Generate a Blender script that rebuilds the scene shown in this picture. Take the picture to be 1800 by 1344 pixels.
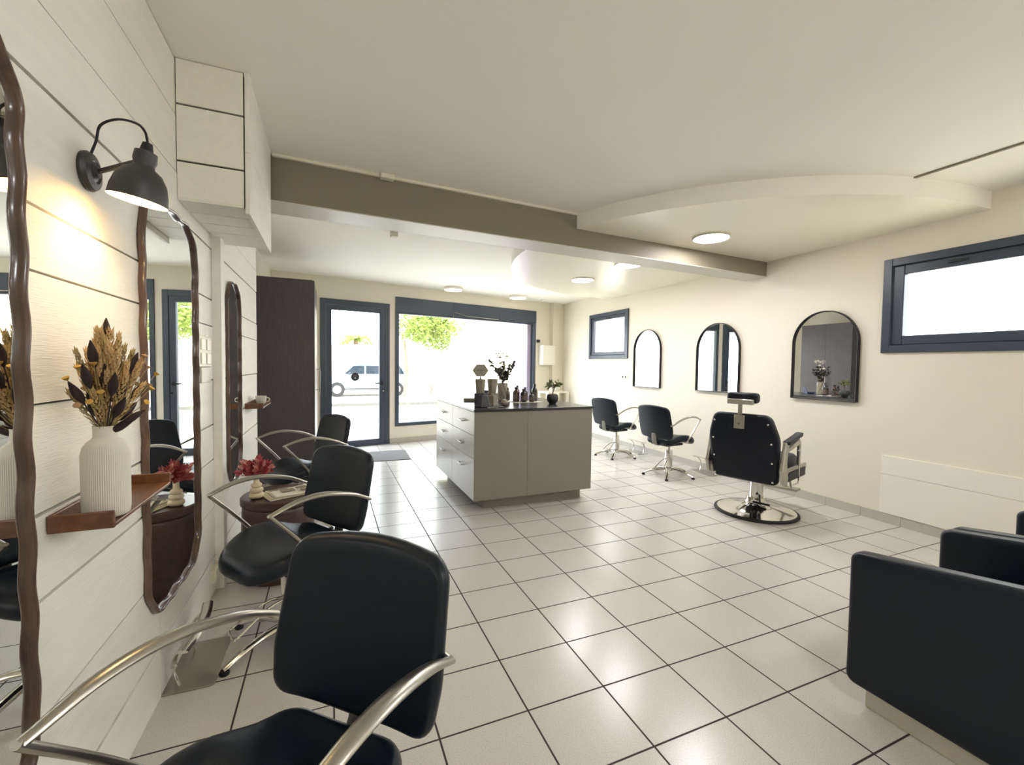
import bpy, math, random
from mathutils import Vector, Matrix
PI = math.pi
R = math.radians
SC = bpy.context.scene
COL = SC.collection
for _o in list(bpy.data.objects):
    bpy.data.objects.remove(_o)

# ------------------------------------------------------------------ camera
CAM_LOC = Vector((-1.0174, -1.7309, 1.2905))
YAW, PITCH, ROLL = .3967, .0374, -.0132
cd = bpy.data.cameras.new('camera')
cam = bpy.data.objects.new('camera', cd)
COL.objects.link(cam)
SC.camera = cam
cd.sensor_fit = 'HORIZONTAL'
cd.sensor_width = 36
cd.lens = 764.56 / 1800 * 36
cd.shift_y = -.93 / 1800
cd.clip_start = .02
cd.clip_end = 500
_f = Vector((math.sin(YAW) * math.cos(PITCH), math.cos(YAW) * math.cos(PITCH), -math.sin(PITCH)))
_r = Vector((math.cos(YAW), -math.sin(YAW), 0))
_d = _f.cross(_r)
_cr, _sr = math.cos(ROLL), math.sin(ROLL)
_r2 = _r * _cr + _d * _sr
_d2 = -_r * _sr + _d * _cr
_m = Matrix((_r2, -_d2, -_f)).transposed().to_4x4()
_m.translation = CAM_LOC
cam.matrix_world = _m

# ------------------------------------------------------------------ world, sun, exposure
W = bpy.data.worlds.new('world')
SC.world = W
W.use_nodes = True
_bg = W.node_tree.nodes['Background']
_bg.inputs[0].default_value = (.84, .93, 1.0, 1)
_bg.inputs[1].default_value = 3.2
sun = bpy.data.lights.new('sun', 'SUN')
sun.energy = 2.8
sun.color = (1, .95, .85)
sun.angle = R(1)
suno = bpy.data.objects.new('sun', sun)
COL.objects.link(suno)
suno.rotation_euler = (R(38), 0, R(-12))
SC.view_settings.view_transform = 'Standard'
SC.view_settings.look = 'None'
SC.view_settings.gamma = 1
SC.view_settings.use_curve_mapping = False
SC.view_settings.exposure = 1.72
CY = SC.cycles
CY.use_denoising = True
CY.max_bounces = 10
CY.diffuse_bounces = 6
CY.glossy_bounces = 5
CY.transmission_bounces = 6
CY.transparent_max_bounces = 12
CY.caustics_reflective = False
CY.caustics_refractive = False
CY.sample_clamp_indirect = 6
LAMP = 1.0      # strength of the room's own ceiling lights


# ------------------------------------------------------------------ materials
def srgb(c):
    return tuple((v / 255 / 12.92) if v / 255 <= .04045 else ((v / 255 + .055) / 1.055) ** 2.4 for v in c)


def mat(name, rgb, rough=.5, metal=0, spec=.5, noise=None, bump=None, coat=0, emit=None, sheen=0, trans=0):
    """noise=(scale, amount, stretch xyz) varies the colour, bump=(scale, strength, stretch xyz)"""
    m = bpy.data.materials.new(name)
    m.use_nodes = True
    nt = m.node_tree
    b = nt.nodes['Principled BSDF']
    c = srgb(rgb) + (1,)
    b.inputs['Base Color'].default_value = c
    b.inputs['Roughness'].default_value = rough
    b.inputs['Metallic'].default_value = metal
    b.inputs['Specular IOR Level'].default_value = spec
    b.inputs['Coat Weight'].default_value = coat
    b.inputs['Coat Roughness'].default_value = .1
    b.inputs['Sheen Weight'].default_value = sheen
    b.inputs['Transmission Weight'].default_value = trans
    tc = nt.nodes.new('ShaderNodeTexCoord')
    if noise:
        mp = nt.nodes.new('ShaderNodeMapping')
        mp.inputs['Scale'].default_value = noise[2] if len(noise) > 2 else (1, 1, 1)
        nt.links.new(tc.outputs['Object'], mp.inputs[0])
        n = nt.nodes.new('ShaderNodeTexNoise')
        n.inputs['Scale'].default_value = noise[0]
        n.inputs['Detail'].default_value = 5
        nt.links.new(mp.outputs[0], n.inputs['Vector'])
        mx = nt.nodes.new('ShaderNodeMix')
        mx.data_type = 'RGBA'
        a = noise[1]
        mx.inputs[6].default_value = tuple(v * (1 - a) for v in c[:3]) + (1,)
        mx.inputs[7].default_value = tuple(min(1, v * (1 + a)) for v in c[:3]) + (1,)
        nt.links.new(n.outputs['Fac'], mx.inputs[0])
        nt.links.new(mx.outputs[2], b.inputs['Base Color'])
    if bump:
        mp2 = nt.nodes.new('ShaderNodeMapping')
        mp2.inputs['Scale'].default_value = bump[2] if len(bump) > 2 else (1, 1, 1)
        nt.links.new(tc.outputs['Object'], mp2.inputs[0])
        n2 = nt.nodes.new('ShaderNodeTexNoise')
        n2.inputs['Scale'].default_value = bump[0]
        n2.inputs['Detail'].default_value = 4
        nt.links.new(mp2.outputs[0], n2.inputs['Vector'])
        bp = nt.nodes.new('ShaderNodeBump')
        bp.inputs['Strength'].default_value = bump[1]
        bp.inputs['Distance'].default_value = .002
        nt.links.new(n2.outputs['Fac'], bp.inputs['Height'])
        nt.links.new(bp.outputs[0], b.inputs['Normal'])
    if emit:
        b.inputs['Emission Color'].default_value = srgb(emit[0]) + (1,)
        b.inputs['Emission Strength'].default_value = emit[1]
    return m


def glass_mat(name, tint=(1, 1, 1), gloss=.06):
    m = bpy.data.materials.new(name)
    m.use_nodes = True
    nt = m.node_tree
    nt.nodes.clear()
    out = nt.nodes.new('ShaderNodeOutputMaterial')
    t = nt.nodes.new('ShaderNodeBsdfTransparent')
    t.inputs[0].default_value = tint + (1,)
    g = nt.nodes.new('ShaderNodeBsdfGlossy')
    g.inputs['Roughness'].default_value = .02
    mx = nt.nodes.new('ShaderNodeMixShader')
    mx.inputs[0].default_value = gloss
    nt.links.new(t.outputs[0], mx.inputs[1])
    nt.links.new(g.outputs[0], mx.inputs[2])
    nt.links.new(mx.outputs[0], out.inputs[0])
    return m


def tile_floor_mat():
    m = bpy.data.materials.new('floor_tiles')
    m.use_nodes = True
    nt = m.node_tree
    b = nt.nodes['Principled BSDF']
    tc = nt.nodes.new('ShaderNodeTexCoord')
    sp = nt.nodes.new('ShaderNodeSeparateXYZ')
    nt.links.new(tc.outputs['Object'], sp.inputs[0])

    def mth(op, a, bb=None):
        n = nt.nodes.new('ShaderNodeMath')
        n.operation = op
        for k, v in enumerate((a, bb)):
            if v is None:
                continue
            if isinstance(v, (int, float)):
                n.inputs[k].default_value = v
            else:
                nt.links.new(v, n.inputs[k])
        return n.outputs[0]

    def line(ch, size):
        u = mth('DIVIDE', sp.outputs[ch], size)
        fr = mth('FRACT', mth('ADD', u, .5))
        d = mth('MULTIPLY', mth('ABSOLUTE', mth('SUBTRACT', fr, .5)), size)
        mr = nt.nodes.new('ShaderNodeMapRange')
        mr.inputs[1].default_value = .0028
        mr.inputs[2].default_value = .0042
        nt.links.new(d, mr.inputs[0])
        return mr.outputs[0]
    tile = mth('MULTIPLY', line('X', .33543), line('Y', .30))
    n = nt.nodes.new('ShaderNodeTexNoise')
    n.inputs['Scale'].default_value = 260
    n.inputs['Detail'].default_value = 2
    nt.links.new(tc.outputs['Object'], n.inputs['Vector'])
    cr = nt.nodes.new('ShaderNodeValToRGB')
    cr.color_ramp.elements[0].position = .33
    cr.color_ramp.elements[0].color = srgb((184, 180, 171)) + (1,)
    cr.color_ramp.elements[1].position = .52
    cr.color_ramp.elements[1].color = srgb((204, 201, 195)) + (1,)
    nt.links.new(n.outputs['Fac'], cr.inputs[0])
    mx = nt.nodes.new('ShaderNodeMix')
    mx.data_type = 'RGBA'
    mx.inputs[6].default_value = srgb((48, 40, 35)) + (1,)
    nt.links.new(tile, mx.inputs[0])
    nt.links.new(cr.outputs[0], mx.inputs[7])
    nt.links.new(mx.outputs[2], b.inputs['Base Color'])
    rr = nt.nodes.new('ShaderNodeMapRange')
    rr.inputs[3].default_value = .8
    rr.inputs[4].default_value = .24
    nt.links.new(tile, rr.inputs[0])
    nt.links.new(rr.outputs[0], b.inputs['Roughness'])
    b.inputs['Specular IOR Level'].default_value = .55
    bp = nt.nodes.new('ShaderNodeBump')
    bp.inputs['Strength'].default_value = .5
    bp.inputs['Distance'].default_value = .002
    nt.links.new(tile, bp.inputs['Height'])
    nt.links.new(bp.outputs[0], b.inputs['Normal'])
    return m


def wood_mat(name, c1, c2, rough=.35, axis='Y', scale=14, coat=.2):
    m = bpy.data.materials.new(name)
    m.use_nodes = True
    nt = m.node_tree
    b = nt.nodes['Principled BSDF']
    tc = nt.nodes.new('ShaderNodeTexCoord')
    mp = nt.nodes.new('ShaderNodeMapping')
    s = {'X': (.6, 6, 6), 'Y': (6, .6, 6), 'Z': (6, 6, .6)}[axis]
    mp.inputs['Scale'].default_value = s
    nt.links.new(tc.outputs['Object'], mp.inputs[0])
    n = nt.nodes.new('ShaderNodeTexNoise')
    n.inputs['Scale'].default_value = scale
    n.inputs['Detail'].default_value = 6
    n.inputs['Distortion'].default_value = .6
    nt.links.new(mp.outputs[0], n.inputs['Vector'])
    cr = nt.nodes.new('ShaderNodeValToRGB')
    cr.color_ramp.elements[0].position = .3
    cr.color_ramp.elements[0].color = srgb(c1) + (1,)
    cr.color_ramp.elements[1].position = .7
    cr.color_ramp.elements[1].color = srgb(c2) + (1,)
    nt.links.new(n.outputs['Fac'], cr.inputs[0])
    nt.links.new(cr.outputs[0], b.inputs['Base Color'])
    b.inputs['Roughness'].default_value = rough
    b.inputs['Coat Weight'].default_value = coat
    b.inputs['Coat Roughness'].default_value = .15
    return m


M = {}
M['plaster'] = mat('cream_wall_paint', (227, 220, 204), .6, bump=(90, .25))
M['ceiling'] = mat('ceiling_paint', (242, 240, 231), .7, bump=(60, .1))
M['ceil_gloss'] = mat('satin_ceiling_paint', (236, 231, 214), .32)
M['beam'] = mat('taupe_beam_paint', (132, 124, 106), .6)
M['beam_soffit'] = mat('satin_white_paint', (206, 202, 192), .42)
M['plank'] = mat('white_painted_boards', (240, 238, 230), .5, noise=(4, .06, (8, 1, 8)), bump=(30, .7, (5, .6, 14)))
M['groove'] = mat('dark_board_gap', (40, 32, 24), .9)
M['floor'] = tile_floor_mat()
M['base'] = mat('grey_tile_skirting', (186, 182, 172), .35, noise=(300, .05))
M['grout'] = mat('grey_grout', (120, 112, 100), .9)
M['alu'] = mat('anthracite_window_frame', (58, 68, 83), .35, spec=.5)
M['alu_dark'] = mat('black_seal', (28, 31, 36), .5)
M['glass'] = glass_mat('window_glass')
M['frost'] = glass_mat('pale_glass', (1, .98, .94), .03)
M['ward'] = wood_mat('dark_oak_laminate', (70, 65, 64), (82, 76, 76), .4, 'Z', 10, .05)
M['ward_edge'] = mat('white_edge', (225, 220, 205), .4)
M['leather'] = mat('black_leather', (9, 21, 33), .36, spec=.34, noise=(6, .12), bump=(420, .18))
M['leather2'] = mat('navy_black_leather', (5, 15, 29), .42, spec=.3, bump=(380, .2))
M['chrome'] = mat('chrome', (215, 212, 205), .09, 1)
M['satin'] = mat('satin_metal', (178, 174, 164), .3, 1)
M['brushed'] = mat('brushed_steel', (170, 165, 155), .28, 1, noise=(30, .05, (1, 20, 1)))
M['rubber'] = mat('black_rubber', (14, 14, 14), .6)
M['grey_plastic'] = mat('grey_plastic', (128, 126, 118), .45)
M['mirror'] = mat('mirror_glass', (240, 242, 240), .0, 1)
M['walnut'] = wood_mat('walnut_frame', (72, 52, 43), (104, 78, 64), .28, 'Z', 12, .5)
M['tray'] = wood_mat('walnut_tray', (92, 58, 38), (120, 80, 54), .38, 'Y', 9, .1)
M['tabw'] = wood_mat('mahogany_table', (62, 40, 33), (80, 54, 45), .35, 'X', 9, .2)
M['blackframe'] = mat('black_metal_frame', (30, 30, 34), .35, .3)
M['island'] = mat('warm_grey_laminate', (134, 130, 120), .5)
M['drawer'] = mat('satin_grey_drawer', (205, 202, 192), .3)
M['top'] = mat('dark_slate_worktop', (52, 52, 54), .22, spec=.6, noise=(40, .1))
M['white'] = mat('white_plastic', (228, 224, 210), .4)
M['whitelac'] = mat('white_lacquer', (236, 232, 220), .35)
M['ceramic'] = mat('matt_white_ceramic', (222, 218, 205), .55)
M['cream'] = mat('cream_ceramic', (222, 208, 180), .45)
M['lampmetal'] = mat('dark_grey_lamp_metal', (62, 62, 58), .4, .2)
M['lampin'] = mat('white_shade_lining', (250, 240, 215), .6, emit=((255, 214, 150), 2.0))
M['bulb'] = mat('lit_bulb', (255, 240, 210), .5, emit=((255, 214, 150), 16))
M['led'] = mat('lit_led_disc', (255, 250, 240), .5, emit=((253, 250, 252), 31 * LAMP))
M['led_off_glow'] = mat('glowing_opal_disc', (245, 240, 225), .4, emit=((255, 240, 214), 1.2))  # disc of a switched-off light, brightness put in as emission
M['fill_led'] = mat('fill_led_disc', (255, 250, 240), .5, emit=((253, 250, 252), 27))  # emission of the added fill lamps behind the camera
M['lamprim'] = mat('white_lamp_rim', (240, 235, 222), .4)
M['matgrey'] = mat('grey_door_mat', (112, 112, 112), .95, noise=(200, .2))
M['slate'] = mat('dark_grey_pot', (50, 54, 52), .5)
M['twist'] = mat('grey_twisted_ceramic', (150, 144, 128), .5)
M['tan'] = mat('grey_card_packaging', (140, 132, 116), .6, noise=(120, .12))
M['dkbox'] = mat('dark_textured_packaging', (66, 66, 74), .5, noise=(200, .3))
M['sign'] = mat('taupe_sign', (150, 144, 130), .5)
M['amber'] = mat('amber_bottle', (62, 34, 22), .15, coat=.5)
M['blackb'] = mat('black_bottle', (26, 24, 26), .2, coat=.4)
M['label'] = mat('bottle_label', (96, 84, 74), .6)
M['leaf'] = mat('grey_green_leaf', (66, 74, 52), .6)
M['leafp'] = mat('pot_plant_leaf', (104, 112, 62), .5)
M['leafdk'] = mat('dark_eucalyptus_leaf', (70, 66, 56), .6)
M['stem'] = mat('brown_stem', (84, 70, 52), .7)
M['petal'] = mat('cream_petal', (210, 204, 186), .7)
M['wheat'] = mat('dried_wheat', (204, 174, 124), .8, noise=(90, .25))
M['wheat2'] = mat('dried_grass', (166, 148, 102), .8, noise=(90, .25))
M['dkspike'] = mat('dark_dried_seedhead', (48, 32, 30), .8)
M['bud'] = mat('dried_bud', (176, 140, 104), .8)
M['yflower'] = mat('dried_yellow_flower', (186, 150, 70), .8)
M['red'] = mat('dried_red_petals', (178, 80, 82), .6, noise=(60, .35))
M['pink'] = mat('dried_pink_petals', (214, 150, 140), .6, noise=(60, .25))
M['news'] = mat('newsprint', (236, 230, 212), .8, noise=(70, .06, (1, 6, 1)))
M['newsink'] = mat('newsprint_ink', (150, 142, 126), .8, noise=(160, .3))
M['navy'] = mat('navy_case', (26, 36, 84), .4)
M['card'] = mat('white_card', (232, 228, 216), .5)
M['blackc'] = mat('black_card', (26, 26, 28), .5)
M['lav'] = mat('lavender_render', (176, 164, 196), .8)
M['street'] = mat('pale_asphalt', (205, 200, 192), .9, noise=(3, .05))
M['kerb'] = mat('kerb_stone', (84, 82, 78), .9)
M['facade'] = mat('cream_facade', (236, 226, 206), .9)
M['shutter'] = mat('pale_blue_shutter', (150, 176, 186), .8)
M['treeleaf'] = mat('yellow_green_leaves', (112, 130, 44), .7, noise=(2, .3))  # the leaves' own yellow-green, varied by noise
M['treeleaf2'] = mat('dark_leaves', (50, 88, 66), .7, noise=(2, .3))
M['bark'] = mat('tree_bark', (120, 104, 84), .9, noise=(8, .2))
M['carpaint'] = mat('pale_blue_car_paint', (120, 138, 146), .3, coat=.6)
M['carglass'] = mat('car_window_glass', (36, 46, 54), .1)
M['sticker'] = mat('dark_grey_sticker', (58, 58, 62), .6)


# ------------------------------------------------------------------ mesh helpers
class MB:
    def __init__(self):
        self.v = []
        self.f = []
        self.mi = []
        self.mats = []
        self.cur = 0

    def use(self, m):
        if m not in self.mats:
            self.mats.append(m)
        self.cur = self.mats.index(m)
        return self

    def add(self, vs, fs, X=None):
        o = len(self.v)
        for p in vs:
            p = Vector(p)
            if X is not None:
                p = X @ p
            self.v.append(tuple(p))
        for f in fs:
            self.f.append(tuple(i + o for i in f))
            self.mi.append(self.cur)
        return self

    def box(self, a, b, X=None):
        x0, y0, z0 = a
        x1, y1, z1 = b
        vs = [(x0, y0, z0), (x1, y0, z0), (x1, y1, z0), (x0, y1, z0), (x0, y0, z1), (x1, y0, z1), (x1, y1, z1), (x0, y1, z1)]
        fs = [(0, 3, 2, 1), (4, 5, 6, 7), (0, 1, 5, 4), (1, 2, 6, 5), (2, 3, 7, 6), (3, 0, 4, 7)]
        return self.add(vs, fs, X)

    def bbox(self, c, s, X=None):
        return self.box([c[i] - s[i] / 2 for i in range(3)], [c[i] + s[i] / 2 for i in range(3)], X)

    def prism(self, pts, z0, z1, X=None):
        """pts: 2D outline counter-clockwise, extruded in z"""
        n = len(pts)
        vs = [(p[0], p[1], z0) for p in pts] + [(p[0], p[1], z1) for p in pts]
        fs = [tuple(reversed(range(n))), tuple(range(n, 2 * n))]
        fs += [(i, (i + 1) % n, n + (i + 1) % n, n + i) for i in range(n)]
        return self.add(vs, fs, X)

    def lathe(self, prof, n=32, X=None, ribs=0, rib=0.0, r0=0, r1=99):
        """prof: list of (r, z) bottom to top"""
        vs, fs = [], []
        for (r, z) in prof:
            for k in range(n):
                a = 2 * PI * k / n
                rr = r
                if ribs and r0 <= z <= r1:
                    rr = r + rib * (abs(math.cos(a * ribs / 2)) - .5)
                vs.append((rr * math.cos(a), rr * math.sin(a), z))
        for i in range(len(prof) - 1):
            for k in range(n):
                fs.append((i * n + k, i * n + (k + 1) % n, (i + 1) * n + (k + 1) % n, (i + 1) * n + k))
        fs.append(tuple(reversed(range(n))))
        m = (len(prof) - 1) * n
        fs.append(tuple(range(m, m + n)))
        return self.add(vs, fs, X)

    def tube(self, pts, r, n=10, flat=None, up=(0, 0, 1), X=None, caps=True):
        """sweep; r scalar or list; flat=(rw, rh) multipliers across/along up"""
        pts = [Vector(p) for p in pts]
        m = len(pts)
        rs = r if isinstance(r, (list, tuple)) else [r] * m
        vs, fs = [], []
        upv = Vector(up)
        prev = None
        for i, p in enumerate(pts):
            t = (pts[min(i + 1, m - 1)] - pts[max(i - 1, 0)]).normalized()
            s = t.cross(upv)
            if s.length < 1e-3:
                s = t.cross(Vector((1, 0, 0)))
            s.normalize()
            if prev is not None and s.dot(prev) < 0 and flat is None:
                s = -s
            prev = s
            u = s.cross(t).normalized()
            fw, fh = flat if flat else (1, 1)
            for k in range(n):
                a = 2 * PI * k / n
                vs.append(p + s * (rs[i] * fw * math.cos(a)) + u * (rs[i] * fh * math.sin(a)))
        for i in range(m - 1):
            for k in range(n):
                fs.append((i * n + k, i * n + (k + 1) % n, (i + 1) * n + (k + 1) % n, (i + 1) * n + k))
        if caps:
            fs.append(tuple(reversed(range(n))))
            fs.append(tuple(range((m - 1) * n, m * n)))
        return self.add(vs, fs, X)

    def sphere(self, c, r, n=12, sc=(1, 1, 1), X=None):
        vs, fs = [], []
        h = n // 2
        for i in range(h + 1):
            ph = PI * i / h
            for k in range(n):
                a = 2 * PI * k / n
                rr = max(math.sin(ph), .001)
                vs.append((c[0] + r * sc[0] * rr * math.cos(a), c[1] + r * sc[1] * rr * math.sin(a), c[2] - r * sc[2] * math.cos(ph)))
        for i in range(h):
            for k in range(n):
                fs.append((i * n + k, i * n + (k + 1) % n, (i + 1) * n + (k + 1) % n, (i + 1) * n + k))
        return self.add(vs, fs, X)

    def cushion(self, outline, T, r, fn=None, X=None, rings=(.25, .5, .72, .88), steps=5):
        """closed padded slab over a 2D outline (a,b), thickness T along c, rounded edge r; fn maps (a,b,c)->xyz"""
        n = len(outline)
        cx = sum(p[0] for p in outline) / n
        cy = sum(p[1] for p in outline) / n
        P = []
        seq = []
        seq.append((0.0, None, T / 2))
        for s in rings:
            seq.append((s, 0, T / 2))
        for k in range(steps + 1):
            t = PI / 2 * k / steps
            seq.append((1, r * (1 - math.sin(t)), T / 2 - r + r * math.cos(t)))
        for k in range(steps + 1):
            t = PI / 2 * k / steps
            seq.append((1, r * (1 - math.cos(t)), -T / 2 + r - r * math.sin(t)))
        for s in reversed(rings):
            seq.append((s, 0, -T / 2))
        seq.append((0.0, None, -T / 2))
        rows = []
        for (s, inset, c) in seq:
            if inset is None:
                rows.append([len(P)])
                P.append((cx, cy, c))
                continue
            row = []
            for (a, b) in outline:
                dx, dy = a - cx, b - cy
                L = math.hypot(dx, dy)
                if s < 1:
                    k2 = s * (L - r) / L
                else:
                    k2 = (L - inset) / L
                row.append(len(P))
                P.append((cx + dx * k2, cy + dy * k2, c))
            rows.append(row)
        fs = []
        for i in range(len(rows) - 1):
            A, B = rows[i], rows[i + 1]
            for k in range(n):
                k2 = (k + 1) % n
                if len(A) == 1:
                    fs.append((A[0], B[k], B[k2]))
                elif len(B) == 1:
                    fs.append((A[k], B[0], A[k2]))
                else:
                    fs.append((A[k], B[k], B[k2], A[k2]))
        if fn:
            P = [fn(*p) for p in P]
        return self.add(P, fs, X)

    def build(self, name, m=None, parent=None, loc=(0, 0, 0), rot=(0, 0, 0), smooth=True, angle=40, bevel=0, kind=None, label=None):
        me = bpy.data.meshes.new(name)
        me.from_pydata(self.v, [], self.f)
        me.validate()
        mats = self.mats if self.mats else [m if m else 'plaster']
        for k in mats:
            me.materials.append(M[k])
        if self.mats and len(self.mats) > 1:
            for p, i in zip(me.polygons, self.mi):
                p.material_index = i
        me.update()
        # consistent normals
        import bmesh
        bm = bmesh.new()
        bm.from_mesh(me)
        bmesh.ops.recalc_face_normals(bm, faces=bm.faces)
        bm.to_mesh(me)
        bm.free()
        if smooth:
            for p in me.polygons:
                p.use_smooth = True
            me.set_sharp_from_angle(angle=R(angle))
        o = bpy.data.objects.new(name, me)
        COL.objects.link(o)
        o.location = loc
        o.rotation_euler = rot
        if parent is not None:
            o.parent = parent
        if bevel:
            bv = o.modifiers.new('bevel', 'BEVEL')
            bv.width = bevel
            bv.segments = 2
            bv.limit_method = 'ANGLE'
            bv.harden_normals = False
        if kind:
            o['kind'] = kind
        if label:
            o['label'] = label
        return o


def empty(name, loc=(0, 0, 0), rz=0):
    o = bpy.data.objects.new(name, None)
    o.empty_display_size = .1
    COL.objects.link(o)
    o.location = loc
    o.rotation_euler = (0, 0, rz)
    return o


def tag(o, label, cat, group=None):
    o['label'] = label
    o['category'] = cat
    if group:
        o['group'] = group
    return o


def thing(name, label, cat, loc=(0, 0, 0), rz=0, group=None):
    return tag(empty(name, loc, rz), label, cat, group)


def struct(o):
    o['kind'] = 'structure'
    return o


def copy_tree(o, parent=None):
    c = o.copy()
    COL.objects.link(c)
    if parent is not None:
        c.parent = parent
    for ch in list(o.children):
        copy_tree(ch, c)
    return c


def spline(pts, n=8):
    """Catmull-Rom through pts"""
    pts = [Vector(p) for p in pts]
    out = []
    m = len(pts)
    for i in range(m - 1):
        p0 = pts[i - 1] if i else pts[0] * 2 - pts[1]
        p1, p2 = pts[i], pts[i + 1]
        p3 = pts[i + 2] if i + 2 < m else pts[m - 1] * 2 - pts[m - 2]
        for k in range(n):
            t = k / n
            out.append(.5 * ((2 * p1) + (p2 - p0) * t + (2 * p0 - 5 * p1 + 4 * p2 - p3) * t * t + (3 * p1 - p0 - 3 * p2 + p3) * t ** 3))
    out.append(pts[-1])
    return out


def rpoly(corners, seg=6, sub=6):
    """corners: (x, y, r) ccw -> rounded outline with subdivided edges"""
    n = len(corners)
    out = []
    for i in range(n):
        p = Vector(corners[i][:2])
        a = Vector(corners[i - 1][:2])
        b = Vector(corners[(i + 1) % n][:2])
        r = corners[i][2]
        da, db = (a - p).normalized(), (b - p).normalized()
        ang = da.angle(db)
        t = r / math.tan(ang / 2)
        p1, p2 = p + da * t, p + db * t
        c = p + (da + db).normalized() * (r / math.sin(ang / 2))
        a1 = math.atan2((p1 - c).y, (p1 - c).x)
        a2 = math.atan2((p2 - c).y, (p2 - c).x)
        d = (a2 - a1 + PI) % (2 * PI) - PI
        for k in range(seg + 1):
            aa = a1 + d * k / seg
            out.append((c.x + r * math.cos(aa), c.y + r * math.sin(aa)))
        # subdivide following edge
        q = Vector(corners[(i + 1) % n][:2])
        rn = corners[(i + 1) % n][2]
        e = (Vector(corners[(i + 2) % n][:2]) - q).normalized()
        dq = (p - q).normalized()
        tn = rn / math.tan(dq.angle(e) / 2)
        q1 = q + dq * tn
        for k in range(1, sub):
            w = p2.lerp(q1, k / sub)
            out.append((w.x, w.y))
    return out


def T(x, y, z):
    return Matrix.Translation((x, y, z))


def Rz(a):
    return Matrix.Rotation(a, 4, 'Z')


def Rx(a):
    return Matrix.Rotation(a, 4, 'X')


def Ry(a):
    return Matrix.Rotation(a, 4, 'Y')


# ------------------------------------------------------------------ room shell
H = 2.575                     # ceiling
XL = -1.62                    # face of the boards
bwy = lambda x: 5.55 + .22 * x        # back wall line
rwx = lambda y: 3.34 + .02 * y        # right wall line
BA = math.atan(.22)
RA = math.atan(.02)

# floor: one slab following the room
xr_b = (3.34 + .02 * 5.55) / (1 - .02 * .22)
YR = -3.3
struct(MB().prism([(-1.9, YR - .1), (3.5, YR - .1), (3.75, 6.6), (-1.9, 5.3)], -.12, 0).build('floor', 'floor', smooth=False))
struct(MB().prism([(-2.1, YR - .2), (3.7, YR - .2), (3.9, 6.65), (-2.1, 5.35)], H, H + .25).build('ceiling', 'ceiling', smooth=False))


# a wall along a local x axis with rectangular openings
def wall_with_holes(name, x0, x1, z0, z1, holes, thick, X, m='plaster'):
    mb = MB()
    xs = sorted(set([x0, x1] + [h[0] for h in holes] + [h[1] for h in holes]))
    zs = sorted(set([z0, z1] + [h[2] for h in holes] + [h[3] for h in holes]))
    def hole(a, b, c, d):
        return any(h[0] - 1e-6 <= a and b <= h[1] + 1e-6 and h[2] - 1e-6 <= c and d <= h[3] + 1e-6 for h in holes)
    for i in range(len(xs) - 1):
        for j in range(len(zs) - 1):
            if not hole(xs[i], xs[i + 1], zs[j], zs[j + 1]):
                mb.box((xs[i], 0, zs[j]), (xs[i + 1], thick, zs[j + 1]), X)
    return struct(mb.build(name, m, smooth=False))


XB = T(0, 5.55, 0) @ Rz(BA)           # back wall: local x along the wall, +y outwards
cb = math.cos(BA)
lx = lambda x: x / cb                 # world x -> local x on the back wall
DOOR = (lx(-1.148), lx(-.131), 0, 2.253)
WIN = (lx(-.037), lx(2.788), .273, 2.383)
wall_with_holes('wall_back', lx(-2.0), lx(3.7), -.1, H, [DOOR, WIN], .28, XB)
# right wall: local x runs toward -y, +y (thickness) outwards
XR = T(3.34, 0, 0) @ Rz(-PI / 2 - RA)
# local x = -y ; thickness along local +y = world +x
cr_ = math.cos(RA)
SW = (-5.20, -4.03, 1.432, 2.235)     # small window (local x = -world y)
BW = (-.495, 1.35, 1.44, 2.224)
XR = T(3.34, 0, 0) @ Matrix(((-.02 * cr_, cr_, 0, 0), (-cr_, -.02 * cr_, 0, 0), (0, 0, 1, 0), (0, 0, 0, 1)))
wall_with_holes('wall_right', -6.6, 3.5, -.1, H, [SW, BW], .3, XR)
struct(MB().box((-2.0, YR - .2, -.1), (3.6, YR, H)).build('wall_rear', 'plaster', smooth=False))

# left wall: backing, boards with real gaps in front
def boards(name, y0, y1, zs, joints, thick=.02, x=XL, back=None):
    mb = MB()
    mb.use('groove')
    mb.box((x - .15, y0, -.1), (x - thick, y1, H))
    mb.use('plank')
    g = .0042
    edges = [-.02] + zs + [H]
    rnd = random.Random(5)
    for i in range(len(edges) - 1):
        js = [y0] + joints.get(i, []) + [y1]
        for a, b in zip(js[:-1], js[1:]):
            dx = rnd.uniform(-.0015, .0015)
            mb.box((x - thick - .002, a + (.001 if a != y0 else 0), edges[i] + g * rnd.uniform(.5, 1.1)),
                   (x + dx, b - (.001 if b != y1 else 0), edges[i + 1] - g * rnd.uniform(.5, 1.1)))
    return struct(mb.build(name, smooth=False))


boards('wall_left', YR, 2.74, [.20, .474, .746, .941, 1.19, 1.485, 1.63, 1.909, 2.095, 2.336], {0: [.287], 1: [.287], 5: [-.9, 1.0], 3: [-1.4]})
struct(MB().box((-2.0, 2.70, -.1), (-1.775, 5.5, H)).build('wall_left_recess', 'plaster', smooth=False))
# upright post on the boards
struct(MB().box((XL, 1.15, 0), (XL + .044, 1.235, 2.0)).build('trim_post', 'plank', smooth=False, bevel=.002))

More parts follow.
